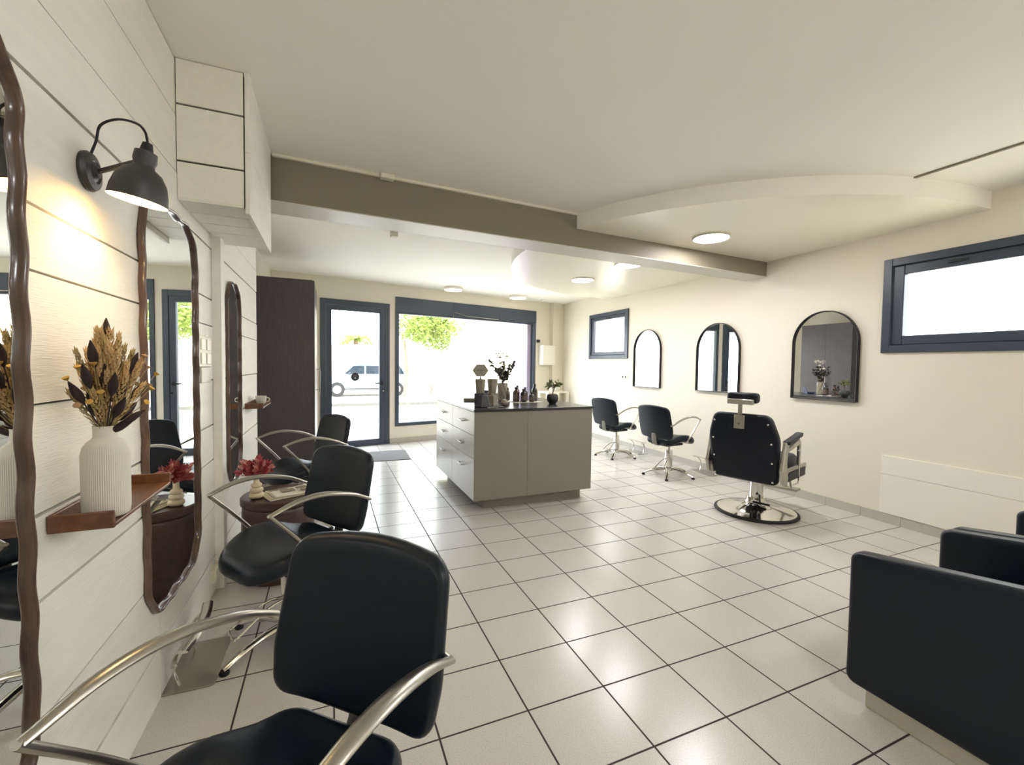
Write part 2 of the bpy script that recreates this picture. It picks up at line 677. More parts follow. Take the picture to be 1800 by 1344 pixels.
# boarded boxing under the ceiling
mb = MB()
by0, by1, bx1, bz0 = .567, 1.33, -1.366, 1.985
mb.use('groove')
mb.box((XL, by0 + .012, bz0 + .012), (bx1 - .006, by1 - .01, H))
mb.use('plank')
for a, b in ((bz0 + .004, 2.146), (2.150, 2.384), (2.388, H)):
    mb.box((XL + .003, by0, a + .002), (bx1 - .006, by0 + .014, b - .003))
for k, (a, b) in enumerate(((by0 + .002, .738), (.743, .898), (.903, 1.058), (1.063, by1))):
    mb.box((XL + .003, a + .001, bz0 - .002), (bx1 - .008, b - .001, bz0 + .012))
for a, b in ((1.957, 2.228), (2.230, H)):
    mb.box((bx1, by0 - .002, a), (bx1 + .018, by1, b))
struct(mb.build('trim_boxing', smooth=False))

# ceiling beam (slightly askew)
b0, b1 = (XL - .1, 1.357), (3.5, 1.618)
mb = MB()
mb.use('beam')
mb.prism([b0, b1, (b1[0], b1[1] + .26), (b0[0], b0[1] + .26)], 2.300, H)
o = struct(mb.build('trim_beam', smooth=False))
mb = MB()
mb.prism([(b0[0], b0[1] + .002), (b1[0], b1[1] + .002), (b1[0], b1[1] + .262), (b0[0], b0[1] + .262)], 2.293, 2.302)
struct(mb.build('trim_beam_underside', 'beam_soffit', smooth=False))
# back face of the beam painted white
mb = MB()
mb.prism([(b0[0], b0[1] + .26), (b1[0], b1[1] + .26), (b1[0], b1[1] + .266), (b0[0], b0[1] + .266)], 2.293, H)
struct(mb.build('trim_beam_backface', 'beam_soffit', smooth=False))
# cable duct on the ceiling along the beam
mb = MB()
d = Vector((b1[0] - b0[0], b1[1] - b0[1], 0)).normalized()
nn = Vector((d.y, -d.x, 0))
p0 = Vector((-1.345, 1.357 + .275 * .051, 0))
p1 = Vector((.9, 1.357 + 2.62 * .051, 0))
mb.prism([tuple((p0 + nn * .022)[:2]), tuple((p1 + nn * .022)[:2]), tuple(p1[:2]), tuple(p0[:2])], H - .016, H)
struct(mb.build('trim_cable_duct', 'white', smooth=False))
# junction box on the duct
jb = MB().box((-.045, -.03, -.032), (.045, .03, 0)).build('junction_box', 'white', loc=(-.655, 1.375, H), rot=(0, 0, math.atan2(d.y, d.x)), bevel=.008)
tag(jb, 'small white junction box on the cable duct above the beam', 'junction box')

# elliptical drop ceiling, cut by the right wall
EC, ERX, ERY = (3.22, 2.2), 2.43, 2.34
pts = []
for k in range(97):
    a = PI / 2 + PI * k / 96
    pts.append((EC[0] + ERX * math.cos(a), EC[1] + ERY * math.sin(a)))
pts.append((3.5, EC[1] - ERY))
pts.append((3.5, EC[1] + ERY))
mb = MB()
n = len(pts)
mb.use('ceil_gloss')
mb.add([(p[0], p[1], 2.45) for p in pts], [tuple(reversed(range(n)))])
mb.use('beam_soffit')
mb.cur = mb.cur
mb.use('ceiling')
mb.add([(p[0], p[1], 2.45) for p in pts] + [(p[0], p[1], H + .01) for p in pts], [(i, i + 1, n + i + 1, n + i) for i in range(n - 1)])
struct(mb.build('trim_drop_ceiling', smooth=True, angle=50))
# thin strip on the ceiling from the drop ceiling towards the rear
struct(MB().box((-.008, 0, -.010), (.008, 3.2, 0)).build('trim_ceiling_strip', 'beam', loc=(2.56, -.02, H), rot=(0, 0, PI), smooth=False))

# skirtings in tile pieces
mb = MB()
mb.use('grout')
mb.box((-6.3, -.006, 0), (3.3, 0, .078), XR)
mb.use('base')
y = -6.3
while y < 3.2:
    mb.box((y + .0015, -.010, .0), (y + .2985, 0, .08), XR)
    y += .30
struct(mb.build('baseboard_right', smooth=False))
mb = MB()
mb.use('grout')
for a, b in ((lx(-.125), lx(3.45)), (lx(-1.75), lx(-1.155))):
    mb.use('grout')
    mb.box((a, -.006, 0), (b, 0, .078), XB)
    mb.use('base')
    x = a
    while x < b - .01:
        mb.box((x + .0015, -.010, 0), (min(x + .33, b) - .0015, 0, .08), XB)
        x += .33
struct(mb.build('baseboard_back', smooth=False))

# corner pipe boxing at the right end of the back wall
struct(MB().box((lx(3.16), -.09, 0), (lx(3.46), .0, H), XB).build('trim_corner_boxing', 'plaster', smooth=False))


# ------------------------------------------------------------------ windows and door
def frame_rect(mb, x0, x1, z0, z1, w, y0, y1, X, wt=None, wb=None):
    wt = w if wt is None else wt
    wb = w if wb is None else wb
    mb.box((x0, y0, z0), (x0 + w, y1, z1), X)
    mb.box((x1 - w, y0, z0), (x1, y1, z1), X)
    mb.box((x0 + w, y0, z1 - wt), (x1 - w, y1, z1), X)
    mb.box((x0 + w, y0, z0), (x1 - w, y1, z0 + wb), X)


# glazed door
dr = struct(empty('door_1'))
mb = MB()
frame_rect(mb, DOOR[0], DOOR[1], 0, 2.253, .075, -.02, .07, XB, .085, .02)
mb.build('door_frame', 'alu', dr, bevel=.003)
mb = MB()
frame_rect(mb, DOOR[0] + .08, DOOR[1] - .08, .02, 2.165, .078, -.012, .05, XB, .068, .075)
mb.build('door_leaf', 'alu', dr, bevel=.003)
mb = MB()
frame_rect(mb, DOOR[0] + .152, DOOR[1] - .152, .09, 2.10, .008, -.002, .03, XB)
mb.build('glazing_seal', 'alu_dark', dr, smooth=False)
MB().box((DOOR[0] + .155, .012, .093), (DOOR[1] - .155, .018, 2.098), XB).build('pane', 'glass', dr, smooth=False)
mb = MB()
hx = DOOR[1] - .125
mb.tube([XB @ Vector(p) for p in ((hx, -.012, .985), (hx, -.06, .985))], .011)
mb.tube([XB @ Vector(p) for p in ((hx + .005, -.06, .985), (hx - .12, -.06, .985))], .010)
mb.bbox((hx, -.016, .985), (.03, .01, .06), XB)
mb.build('door_handle', 'rubber', dr)
mb = MB()
mb.lathe([(.014, 0), (.014, .012)], 12, XB @ T(hx + .02, -.012, .86) @ Rx(PI / 2))
mb.build('lock_cylinder', 'chrome', dr)
st = MB()
st.use('sticker')
st.lathe([(.062, 0), (.062, .002)], 32, XB @ T(lx(-.655), .010, 1.085) @ Rx(PI / 2))
st.use('card')
st.box((lx(-.655) - .012, .0065, 1.06), (lx(-.655) + .012, .0075, 1.078), XB)
st.box((lx(-.655) - .03, .0065, 1.098), (lx(-.655) + .03, .0075, 1.101), XB)
tag(st.build('round_sticker', smooth=False), 'round dark sticker on the glass of the entrance door', 'sticker')

# shop window
w1 = struct(empty('window_1'))
mb = MB()
frame_rect(mb, WIN[0], WIN[1], .273, 2.135, .062, -.015, .08, XB, .02, .05)
mb.build('window_frame', 'alu', w1, bevel=.003)
mb = MB()
xs = [WIN[0], lx(.976), lx(1.935), WIN[1]]
for a, b in zip(xs[:-1], xs[1:]):
    mb.box((a + .001, -.02, 2.137), (b - .001, .12, 2.383), XB)
mb.build('roller_shutter_box', 'alu', w1, smooth=False)
mb = MB()
frame_rect(mb, WIN[0] + .055, WIN[1] - .055, .315, 2.125, .012, .01, .05, XB)
mb.build('glazing_seal', 'alu_dark', w1, smooth=False)
MB().box((WIN[0] + .06, .026, .32), (WIN[1] - .06, .034, 2.12), XB).build('pane', 'glass', w1, smooth=False)
mb = MB()
mb.tube([XB @ Vector(p) for p in ((lx(.976), -.026, 2.09), (lx(.976), -.03, 2.20), (lx(1.02), -.03, 2.21), (lx(1.25), -.028, 2.16), (lx(1.9), -.026, 2.15))], .005, 8)
mb.build('shutter_cord', 'satin', w1)


def side_window(name, hole, iw):
    w = struct(empty(name))
    x0, x1, z0, z1 = hole
    mb = MB()
    frame_rect(mb, x0, x1, z0, z1, .062, -.022, .06, XR)
    mb.build('window_frame', 'alu', w, bevel=.004)
    mb = MB()
    frame_rect(mb, x0 + .066, x1 - .066, z0 + .066, z1 - .066, iw, -.004, .05, XR)
    mb.build('window_sash', 'alu', w, bevel=.006)
    mb = MB()
    mb.box((x0 + .062, .0, z0 + .062), (x1 - .062, .03, z0 + .068), XR)
    mb.box((x0 + .062, .0, z1 - .068), (x1 - .062, .03, z1 - .062), XR)
    mb.build('glazing_seal', 'alu_dark', w, smooth=False)
    MB().box((x0 + .06 + iw, .018, z0 + .06 + iw), (x1 - .06 - iw, .026, z1 - .06 - iw), XR).build('pane', 'frost', w, smooth=False)
    mb = MB()
    cx = (x0 + x1) / 2 if name == 'window_2' else -.02
    mb.bbox((cx, -.01, z1 - .10), (.12, .012, .018), XR)
    mb.build('window_latch', 'alu_dark', w, bevel=.003)
    return w


side_window('window_2', SW, .055)
side_window('window_3', BW, .075)


# ------------------------------------------------------------------ lights on the ceiling
def downlight(x, y, z, label, lit=True):
    t = thing('ceiling_light', label, 'ceiling light', (x, y, z), 0, 'round ceiling lights')
    MB().lathe([(.148, 0), (.156, -.004), (.158, -.012), (.15, -.016), (.14, -.012)][::-1], 40).build('lamp_rim', 'lamprim', t)
    MB().lathe([(.138, -.014), (.138, -.006)], 40).build('light_disc', 'led' if lit else 'led_off_glow', t)
    return t


downlight(2.10, 1.19, 2.45, 'lit round light in the curved drop ceiling on the near side of the beam')
downlight(2.09, 3.30, 2.45, 'lit round light in the drop ceiling, farther of the two beyond the beam')
downlight(2.09, 2.34, 2.45, 'lit round light in the drop ceiling, just beyond the beam and partly hidden by it')


def surface_light(x, y, label):
    t = thing('ceiling_light', label, 'ceiling light', (x, y, H), 0, 'surface mounted ceiling lights')
    MB().lathe([(.15, -.045), (.156, -.04), (.158, 0)], 40).build('lamp_rim', 'lamprim', t)
    MB().lathe([(.142, -.050), (.146, -.043)], 40).build('light_disc', 'led_off_glow', t)


surface_light(.875, 5.36, 'unlit round surface light with a painted-in glow on the ceiling above the left of the shop window')
surface_light(2.17, 5.66, 'unlit round surface light with a painted-in glow on the ceiling above the right of the shop window')
o = MB().lathe([(.045, -.03), (.055, -.012), (.055, 0)], 24).build('smoke_detector', 'white', loc=(2.80, 5.86, H))
tag(o, 'small round white detector on the ceiling near the far corner', 'smoke detector')
o = MB().box((-.035, -.035, -.045), (.035, .035, 0)).build('ceiling_sensor', 'white', loc=(-.435, 2.70, H), bevel=.006)
tag(o, 'small square white sensor on the ceiling beyond the beam', 'sensor')
# unseen lamps of the same surface type, added to brighten the room
for (x, y, nm) in ((.0, -2.5, 'left'), (2.0, -2.5, 'right')):
    t = thing('ceiling_light', 'added unseen round fill light on the ceiling behind the camera, %s one' % nm, 'ceiling light', (x, y, H), 0, 'added fill lights behind the camera')
    MB().lathe([(.15, -.045), (.156, -.04), (.158, 0)], 40).build('lamp_rim', 'lamprim', t)
    MB().lathe([(.03, -.115), (.09, -.105), (.13, -.085), (.146, -.045)], 40).build('light_disc', 'fill_led', t)


# ------------------------------------------------------------------ salon chairs
def make_chair(label, loc, face, star, pedal=200):
    rz = face - PI / 2
    t = thing('styling_chair', label, 'chair', (loc[0], loc[1], 0), rz, 'black styling chairs')
    # seat
    seat = rpoly([(-.165, -.215, .07), (.165, -.215, .07), (.245, .06, .2), (.212, .262, .17), (-.212, .262, .17), (-.245, .06, .2)], 6, 6)

    def sf(a, b, c):
        f = max(0, (b + .02) / .28)
        z = .462 - .060 * f ** 2.0 + .014 * (abs(a) / .22) ** 2 * math.exp(-((b - .03) / .13) ** 2)
        if b < 0:
            z -= .034 * (1 - math.cos(PI * min(1, -b / .16))) / 2
        z -= .010 * math.exp(-((a / .1) ** 2 + (b / .12) ** 2))
        return (a, b, z + c)
    MB().cushion(seat, .080, .038, sf).build('seat', 'leather', t, angle=80)
    MB().box((-.12, -.17, .375), (.12, .10, .40)).build('seat_plate', 'rubber', t, bevel=.004)
    # backrest
    back = rpoly([(-.222, .474, .05), (0, .456, .6), (.222, .474, .05), (.238, .58, .2), (.226, .835, .06), (0, .868, .9), (-.226, .835, .06), (-.238, .58, .2)], 6, 4)

    def bf(a, b, c):
        tt = (b - .45) / .4
        y = -.235 - .085 * tt + .03 * (a / .23) ** 2
        return (a, y + c, b)
    MB().cushion(back, .044, .020, bf).build('backrest', 'leather', t, angle=80)
    # support between seat and back
    mb = MB()
    mb.tube(spline([(0, -.06, .385), (0, -.20, .385), (0, -.255, .42), (0, -.268, .53)], 6), .013, 10, flat=(2.6, .7), up=(0, -1, .3))
    mb.build('back_support', 'grey_plastic', t)
    # armrests
    for s in (-1, 1):
        a = MB()
        top = spline([(s * .252, -.248, .640), (s * .256, -.14, .690), (s * .258, 0, .724), (s * .255, .12, .722), (s * .248, .232, .690)], 6)
        a.tube(top, [.010 + .005 * math.sin(PI * k / (len(top) - 1)) for k in range(len(top))], 10, flat=(1.25, .75))
        low = spline([(s * .248, .236, .693), (s * .250, .16, .610), (s * .248, .095, .535), (s * .240, .05, .475), (s * .215, .03, .425)], 6)
        a.tube(low, .0105, 10, flat=(1.2, .8), up=(0, 1, 0))
        a.tube([(s * .252, -.245, .642), (s * .232, -.262, .634)], .009)
        a.build('armrest', 'satin', t)
        MB().lathe([(.016, 0), (.016, .01)], 14, T(s * .225, .03, .435) @ Ry(s * PI / 2)).build('arm_bolt', 'chrome', t)
    # column
    MB().lathe([(.014, .28), (.014, .38)], 16).build('piston', 'satin', t)
    mb = MB()
    mb.prism(rpoly([(-.034, -.034, .012), (.034, -.034, .012), (.034, .034, .012), (-.034, .034, .012)], 4, 1), .055, .305)
    mb.build('pump_column', 'chrome', t)
    # pedal
    X = Rz(R(pedal) - rz)
    mb = MB()
    mb.tube(spline([(.03, -.014, .20), (.10, -.03, .19), (.225, -.05, .115), (.24, -.04, .108), (.243, 0, .107), (.24, .04, .108), (.225, .05, .115), (.10, .03, .19), (.03, .014, .20)], 5), .005, 8, X=X)
    mb.build('foot_pedal', 'chrome', t)
    # star base
    for k in range(5):
        an = R(star + 72 * k) - rz
        X = Rz(an)
        mb = MB()
        mb.use('chrome')
        arm = spline([(.02, 0, .075), (.10, 0, .078), (.20, 0, .058), (.275, 0, .030), (.298, 0, .022)], 5)
        mb.tube(arm, [.026 - .010 * i / (len(arm) - 1) for i in range(len(arm))], 10, flat=(.85, .62), X=X)
        mb.build('base_leg', 'chrome', t)
        mb = MB()
        mb.lathe([(.018, 0), (.020, .008), (.016, .018)], 14, X @ T(.292, 0, 0))
        mb.build('foot_glide', 'rubber', t)
    MB().lathe([(.05, .055), (.05, .095), (.036, .105)], 24).build('hub', 'chrome', t)
    return t


make_chair('black styling chair nearest the camera, beside the leftmost wavy mirror', (-1.126, -.829), R(227.2), 100)
make_chair('black styling chair in front of the wavy mirror and beside the brown side table', (-1.188, .510), R(215.4), .6)
make_chair('black styling chair beside the dark wardrobe, farthest along the boarded wall', (-1.229, 2.079), R(207.3), 30)
make_chair('black styling chair partly hidden behind the drawer island by the far arched mirror', (2.813, 3.469), R(11.6), 8, 195)
make_chair('black styling chair facing the middle arched mirror, between island and barber chair', (2.735, 2.325), R(7.8), 8, 200)


# ------------------------------------------------------------------ barber chair
def barber(loc, face):
    t = thing('barber_chair', 'black barber chair with headrest and round chrome base facing an arched mirror', 'barber chair', (loc[0], loc[1], 0), face - PI / 2)
    MB().lathe([(.335, 0), (.342, .008), (.340, .018), (.325, .024)], 64).build('base_rim', 'rubber', t)
    MB().lathe([(.325, .016), (.318, .024), (.24, .036), (.15, .052), (.10, .075), (.082, .11), (.078, .14)], 64).build('base_plate', 'chrome', t)
    MB().lathe([(.060, .10), (.056, .16), (.052, .385)], 32).build('pump_column', 'chrome', t)
    mb = MB()
    mb.tube(spline([(.05, -.06, .17), (.09, -.16, .15), (.12, -.22, .145)], 4), .008, 8)
    mb.tube([(.06, -.22, .145), (.19, -.22, .145)], .010, 8)
    mb.build('foot_pedal', 'rubber', t)
    MB().box((-.2, -.2, .37), (.2, .2, .40)).build('seat_plate', 'rubber', t, bevel=.005)
    seat = rpoly([(-.25, -.22, .05), (.25, -.22, .05), (.25, .26, .07), (-.25, .26, .07)], 5, 4)
    MB().cushion(seat, .13, .04, lambda a, b, c: (a, b, .475 + c)).build('seat', 'leather2', t, angle=80)
    # back
    back = rpoly([(-.262, .33, .04), (.262, .33, .04), (.285, .72, .25), (.225, .915, .075), (-.225, .915, .075), (-.285, .72, .25)], 6, 4)

    def bf(a, b, c):
        return (a, -.27 - .10 * (b - .33) / .6 + c + .02 * (a / .28) ** 2, b)
    MB().cushion(back, .085, .03, bf).build('backrest', 'leather2', t, angle=80)
    # studs on the back
    mb = MB()
    for s in (-1, 1):
        for z in (.36, .52, .68, .84):
            x = s * (.235 if z != .84 else .215)
            y = -.27 - .10 * (z - .33) / .6 - .0445 + .02 * (x / .28) ** 2
            mb.sphere((x, y, z), .009, 10, (1, .6, 1))
    mb.build('stud', 'chrome', t)
    # headrest
    y0 = -.27 - .10 * .9
    mb = MB()
    mb.bbox((-.0, y0 - .040, .845), (.085, .016, .115))
    mb.build('headrest_socket', 'satin', t, bevel=.003)
    MB().lathe([(.009, 0), (.009, .01)], 12, T(0, y0 - .048, .83) @ Rx(PI / 2)).build('headrest_screw', 'chrome', t)
    MB().bbox((0, y0 - .034, .94), (.034, .012, .14)).build('headrest_bar', 'satin', t, bevel=.002)
    mb = MB()
    mb.box((-.105, y0 - .052, .992), (.105, y0 - .01, 1.035))
    mb.build('headrest_bracket', 'satin', t, bevel=.006)
    hr = rpoly([(-.125, 1.0, .03), (.125, 1.0, .03), (.125, 1.09, .03), (-.125, 1.09, .03)], 5, 3)
    MB().cushion(hr, .09, .028, lambda a, b, c: (a, y0 + .02 + c, b)).build('headrest', 'leather2', t, angle=80)
    # arms
    for s in (-1, 1):
        mb = MB()
        x0, x1 = (.288, .318) if s > 0 else (-.318, -.288)
        pr = [(-.30, .36), (-.22, .33), (-.20, .40), (-.235, .52), (-.215, .665), (-.265, .70), (-.30, .56), (-.33, .47)]
        X = Matrix(((0, 0, 1, 0), (1, 0, 0, 0), (0, 1, 0, 0), (0, 0, 0, 1)))
        mb.prism(pr, x0, x1, X)
        mb.prism([(-.22, .64), (.05, .70), (.09, .67), (.09, .47), (.05, .47), (.05, .645), (-.22, .61)], x0 + .004, x1 - .004, X)
        mb.box((x0 + .004, -.24, .43), (x1 - .004, .24, .47))
        mb.build('arm_frame', 'satin', t, smooth=False, bevel=.006)
        pad = rpoly([(s * .303 - .028, -.24, .015), (s * .303 + .028, -.24, .015), (s * .303 + .028, .09, .02), (s * .303 - .028, .09, .02)], 4, 3)
        MB().cushion(pad, .03, .012, lambda a, b, c: (a, b, .685 + .06 * (b + .24) / .33 * .9 + c)).build('arm_pad', 'leather2', t, angle=80)
        MB().box((x0, -.20, .36), (x1, .22, .45)).build('side_panel', 'leather2', t, bevel=.02)
    # recline lever on the right
    mb = MB()
    mb.tube(spline([(.335, -.02, .60), (.335, -.02, .36), (.333, -.05, .335), (.32, -.10, .33)], 5), .006, 8)
    mb.sphere((.335, -.02, .605), .012)
    mb.build('recline_lever', 'chrome', t)
    # footrest in front
    mb = MB()
    mb.tube(spline([(.15, .22, .38), (.15, .34, .30), (.15, .40, .18)], 5), .011, 8)
    mb.tube(spline([(-.15, .22, .38), (-.15, .34, .30), (-.15, .40, .18)], 5), .011, 8)
    mb.bbox((0, .41, .17), (.42, .11, .02))
    mb.build('footrest', 'satin', t, bevel=.003)
    return t


barber((2.545, 1.01), R(17))


# ------------------------------------------------------------------ wash units
def wash_unit(x0, x1, label):
    t = thing('wash_unit_armchair', label, 'armchair', ((x0 + x1) / 2, -.70, 0), 0, 'black leather wash chairs')
    w = (x1 - x0) / 2
    yb = -.95
    prof = [(0, .075, .03), (0, .585, .035), (-.47, .655, .02), (yb, .69, .03), (yb, .075, .03)]
    prof = rpoly([(a, b, c) for a, b, c in prof][::-1], 6, 8)
    for s in (-1, 1):
        cx = s * (w - .035)
        MB().cushion(prof, .07, .02, lambda a, b, c: (cx + c, a, b)).build('arm_panel', 'leather', t, angle=80)
    seat = rpoly([(-w + .075, -.70, .02), (w - .075, -.70, .02), (w - .075, -.03, .05), (-w + .075, -.03, .05)], 4, 3)
    MB().cushion(seat, .16, .035, lambda a, b, c: (a, b, .30 + c)).build('seat', 'leather', t, angle=80)
    bk = rpoly([(-w + .075, .40, .03), (w - .075, .40, .03), (w - .075, .95, .06), (-w + .075, .95, .06)], 4, 3)
    MB().cushion(bk, .12, .04, lambda a, b, c: (a, -.76 - .25 * (b - .4) + c, b)).build('backrest', 'leather', t, angle=80)
    MB().box((-w + .03, yb + .05, 0), (w - .03, -.06, .085)).build('plinth', 'cream_plinth' if 'cream_plinth' in M else 'white', t, smooth=False, bevel=.003)
    return t


M['cream_plinth'] = mat('brushed_cream_plinth', (200, 195, 182), .35)
wash_unit(.85, 1.565, 'black leather armchair nearest the camera at the right edge, on a pale plinth')
wash_unit(1.575, 2.285, 'black leather armchair behind the nearest one, closer to the mirror wall')


# ------------------------------------------------------------------ mirrors
def closed_outline_mesh(name, outer, inner, d, m, parent, X):
    n = len(outer)
    vs = [(p[0], p[1], 0) for p in outer] + [(p[0], p[1], d) for p in outer] + [(p[0], p[1], d) for p in inner] + [(p[0], p[1], 0) for p in inner]
    fs = []
    for i in range(n):
        j = (i + 1) % n
        fs += [(i, j, n + j, n + i), (n + i, n + j, 2 * n + j, 2 * n + i), (2 * n + i, 2 * n + j, 3 * n + j, 3 * n + i)]
    return MB().add(vs, fs, X).build(name, m, parent, bevel=.004)


def wavy_mirror(y0, y1, z0, z1, label, amp=.0045, fw=.014, depth=.021):
    cy, cz = (y0 + y1) / 2, (z0 + z1) / 2
    t = thing('wavy_mirror', label, 'mirror', (XL + .002, cy, cz), 0, 'wavy wooden mirrors')
    hw, hh = (y1 - y0) / 2, (z1 - z0) / 2
    # superellipse with rounded rectangle feel and scallops along it
    N = 360
    base = rpoly([(-hw, -hh, .17), (hw, -hh, .17), (hw, hh, .17), (-hw, hh, .17)], 24, 60)
    n = len(base)
    # arc length
    L = [0]
    for i in range(n):
        a, b = base[i], base[(i + 1) % n]
        L.append(L[-1] + math.hypot(b[0] - a[0], b[1] - a[1]))
    per = L[-1]
    waves = round(per / .155)
    def off(i, k):
        a, b, c = base[i - 1], base[i], base[(i + 1) % n]
        tx, ty = c[0] - a[0], c[1] - a[1]
        l = math.hypot(tx, ty) or 1
        nx, ny = ty / l, -tx / l
        s = L[i] / per * 2 * PI * waves
        w = amp * math.sin(s) * k
        return nx, ny, w
    outer, inner, glass = [], [], []
    for i in range(n):
        nx, ny, w = off(i, 1)
        x, z = base[i]
        outer.append((x + nx * (w - .004), z + ny * (w - .004)))
        inner.append((x + nx * (w - .004 - fw), z + ny * (w - .004 - fw)))
        glass.append((x + nx * (w - fw), z + ny * (w - fw)))
    # local 2D (a=y, b=z) extruded along +x
    X = Matrix(((0, 0, 1, 0), (1, 0, 0, 0), (0, 1, 0, 0), (0, 0, 0, 1)))
    # rounded frame bar: sweep section
    mb = MB()
    vs, fs = [], []
    sec = 8
    for i in range(n):
        ox, oz = outer[i]
        ix, iz = inner[i]
        mx, mz = (ox + ix) / 2, (oz + iz) / 2
        hx, hz = (ox - ix) / 2, (oz - iz) / 2
        for k in range(sec + 1):
            a = PI * k / sec
            vs.append((mx + hx * math.cos(a), mz + hz * math.cos(a), depth * (.35 + .65 * math.sin(a)) if 0 < k < sec else depth * .3))
        vs.append((ix, iz, 0))
        vs.append((ox, oz, 0))
    q = sec + 3
    for i in range(n):
        j = (i + 1) % n
        for k in range(q):
            k2 = (k + 1) % q
            fs.append((i * q + k, j * q + k, j * q + k2, i * q + k2))
    mb.add(vs, fs, X)
    mb.build('mirror_frame', 'walnut', t, angle=60)
    g = MB()
    m = len(glass)
    g.add([(p[0], p[1], .006) for p in glass] + [(p[0], p[1], .001) for p in glass],
          [tuple(range(m)), tuple(range(2 * m - 1, m - 1, -1))] + [(i, (i + 1) % m, m + (i + 1) % m, m + i) for i in range(m)], X)
    g.build('mirror_glass', 'mirror', t, smooth=False)
    return t


wavy_mirror(-1.18, -.484, .34, 1.95, 'wavy wooden mirror at the left edge, nearest the camera')
wavy_mirror(.134, .800, .338, 1.905, 'wavy wooden mirror beneath the wall lamp and right of the dried flowers')
wavy_mirror(1.47, 1.90, .49, 1.82, 'narrow-looking wavy mirror beyond the white post, nearest the wardrobe', .004, .008, .02)


def arch_mirror(yc, w, z0, z1, label):
    t = thing('arched_mirror', label, 'mirror', (rwx(yc) - .001, yc, 0), -RA, 'arched mirrors on the right wall')
    h = w / 2
    def arch(i):
        ww = h - i
        pts = [(-ww, z0 + i), (ww, z0 + i)]
        for k in range(33):
            a = PI * k / 32
            pts.append((ww * math.cos(a), z1 - h + ww * math.sin(a)))
        return pts
    X = Matrix(((0, 0, -1, 0), (1, 0, 0, 0), (0, 1, 0, 0), (0, 0, 0, 1)))
    closed_outline_mesh('mirror_frame', arch(0), arch(.009), .036, 'blackframe', t, X)
    g = arch(.006)
    m = len(g)
    MB().add([(p[0], p[1], .014) for p in g] + [(p[0], p[1], .004) for p in g],
             [tuple(range(m)), tuple(range(2 * m - 1, m - 1, -1))] + [(i, (i + 1) % m, m + (i + 1) % m, m + i) for i in range(m)], X).build('mirror_glass', 'mirror', t, smooth=False)


arch_mirror(3.545, .61, .99, 1.857, 'arched black-framed mirror nearest the small window')
arch_mirror(2.23, .65, 1.0, 1.845, 'arched black-framed mirror in the middle, above the barber chair headrest')
arch_mirror(.965, .61, 1.0, 1.852, 'arched black-framed mirror reflecting the wardrobe and flowers, nearest the large high window')


# ------------------------------------------------------------------ island
IX0, IX1, IY0, IY1 = .137, 1.337, 1.86, 3.30
isl = thing('drawer_island', 'grey drawer island with dark worktop in the middle of the tiled floor', 'island', (0, 0, 0))
isl.location = ((IX0 + IX1) / 2, (IY0 + IY1) / 2, 0)
ox, oy = isl.location[0], isl.location[1]
X = T(-ox, -oy, 0)
mb = MB()
mb.box((IX0 + .02, IY0 + .018, .1), (IX1, IY1, .882), X)
mb.build('carcass', 'island', isl, smooth=False)
mb = MB()
mb.box((IX0 + .001, IY0, .1), (.648, IY0 + .018, .880), X)
mb.box((.650, IY0, .1), (IX1, IY0 + .018, .880), X)
mb.build('end_panel', 'island', isl, smooth=False)
MB().box((IX0 + .115, IY0 + .085, 0), (IX1 - .07, IY1 - .08, .1), X).build('plinth', 'island', isl, smooth=False)
mb = MB()
mb.box((IX0 - .006, IY0 - .008, .884), (IX1 + .012, IY1 + .01, .906), X)
mb.build('worktop', 'top', isl, bevel=.002, smooth=False)
for (a, b) in ((IY0 + .002, 2.585), (2.589, IY1)):
    for (z0, z1) in ((.102, .468), (.472, .672), (.676, .880)):
        dd = MB().box((IX0, a, z0), (IX0 + .019, b, z1), X).build('drawer', 'drawer', isl, smooth=False, bevel=.001)
        zc = z1 - .105
        yc = (a + b) / 2
        h = MB()
        for s in (-1, 1):
            h.tube([X @ Vector((IX0, yc + s * .06, zc)), X @ Vector((IX0 - .028, yc + s * .06, zc))], .005, 8)
        h.bbox((IX0 - .030, yc, zc), (.007, .15, .014), X)
        h.build('handle', 'satin', dd, bevel=.002)

TZ = .907
# packages on the counter
def tapered(name, px, py, w0, w1, h, sides, m, label, z=TZ, capm=None, rot=0, cat='package', grp=None, lid=True):
    t = thing(name, label, cat, (px, py, z), rot, grp)
    vs = []
    MB().lathe([(w0 * .92, 0), (w0, .006), (w1, h * .96), (w1 * .94, h)], sides).build('carton', m, t, smooth=False)
    if lid:
        MB().lathe([(w1 * .3, h), (w1 * .32, h + .01), (w1 * .2, h + .014)], sides).build('closure', capm or m, t, smooth=False)
    return t


G = 'retail packages on the island'
tapered('gift_carton', .292, 2.08, .078, .046, .108, 6, 'dkbox', 'dark patterned tapered carton at the front left of the worktop', grp=G)
tapered('gift_carton', .405, 2.14, .058, .038, .100, 6, 'tan', 'beige tapered carton beside the dark one on the worktop', grp=G, rot=.4)
tapered('gift_carton', .315, 2.235, .06, .06, .115, 8, 'dkbox', 'dark drum-shaped carton that carries the tall grey carton', grp=G, lid=False)
tapered('gift_carton', .315, 2.235, .042, .052, .135, 8, 'tan', 'tall grey tapered carton under the hexagonal sign', grp=G, z=TZ + .116, lid=False)
tapered('gift_carton', .455, 2.28, .052, .055, .115, 8, 'tan', 'squat grey carton behind the beige one, carrying another carton', grp=G, lid=False, rot=.2)
tapered('gift_carton', .455, 2.28, .040, .054, .135, 8, 'tan', 'tall grey tapered carton left of the twisted vase', grp=G, z=TZ + .116, lid=False, rot=.3)
hx = thing('hexagonal_sign', 'hexagonal taupe sign standing above the grey cartons', 'sign', (.315, 2.235, TZ + .252), R(-14))
mb = MB()
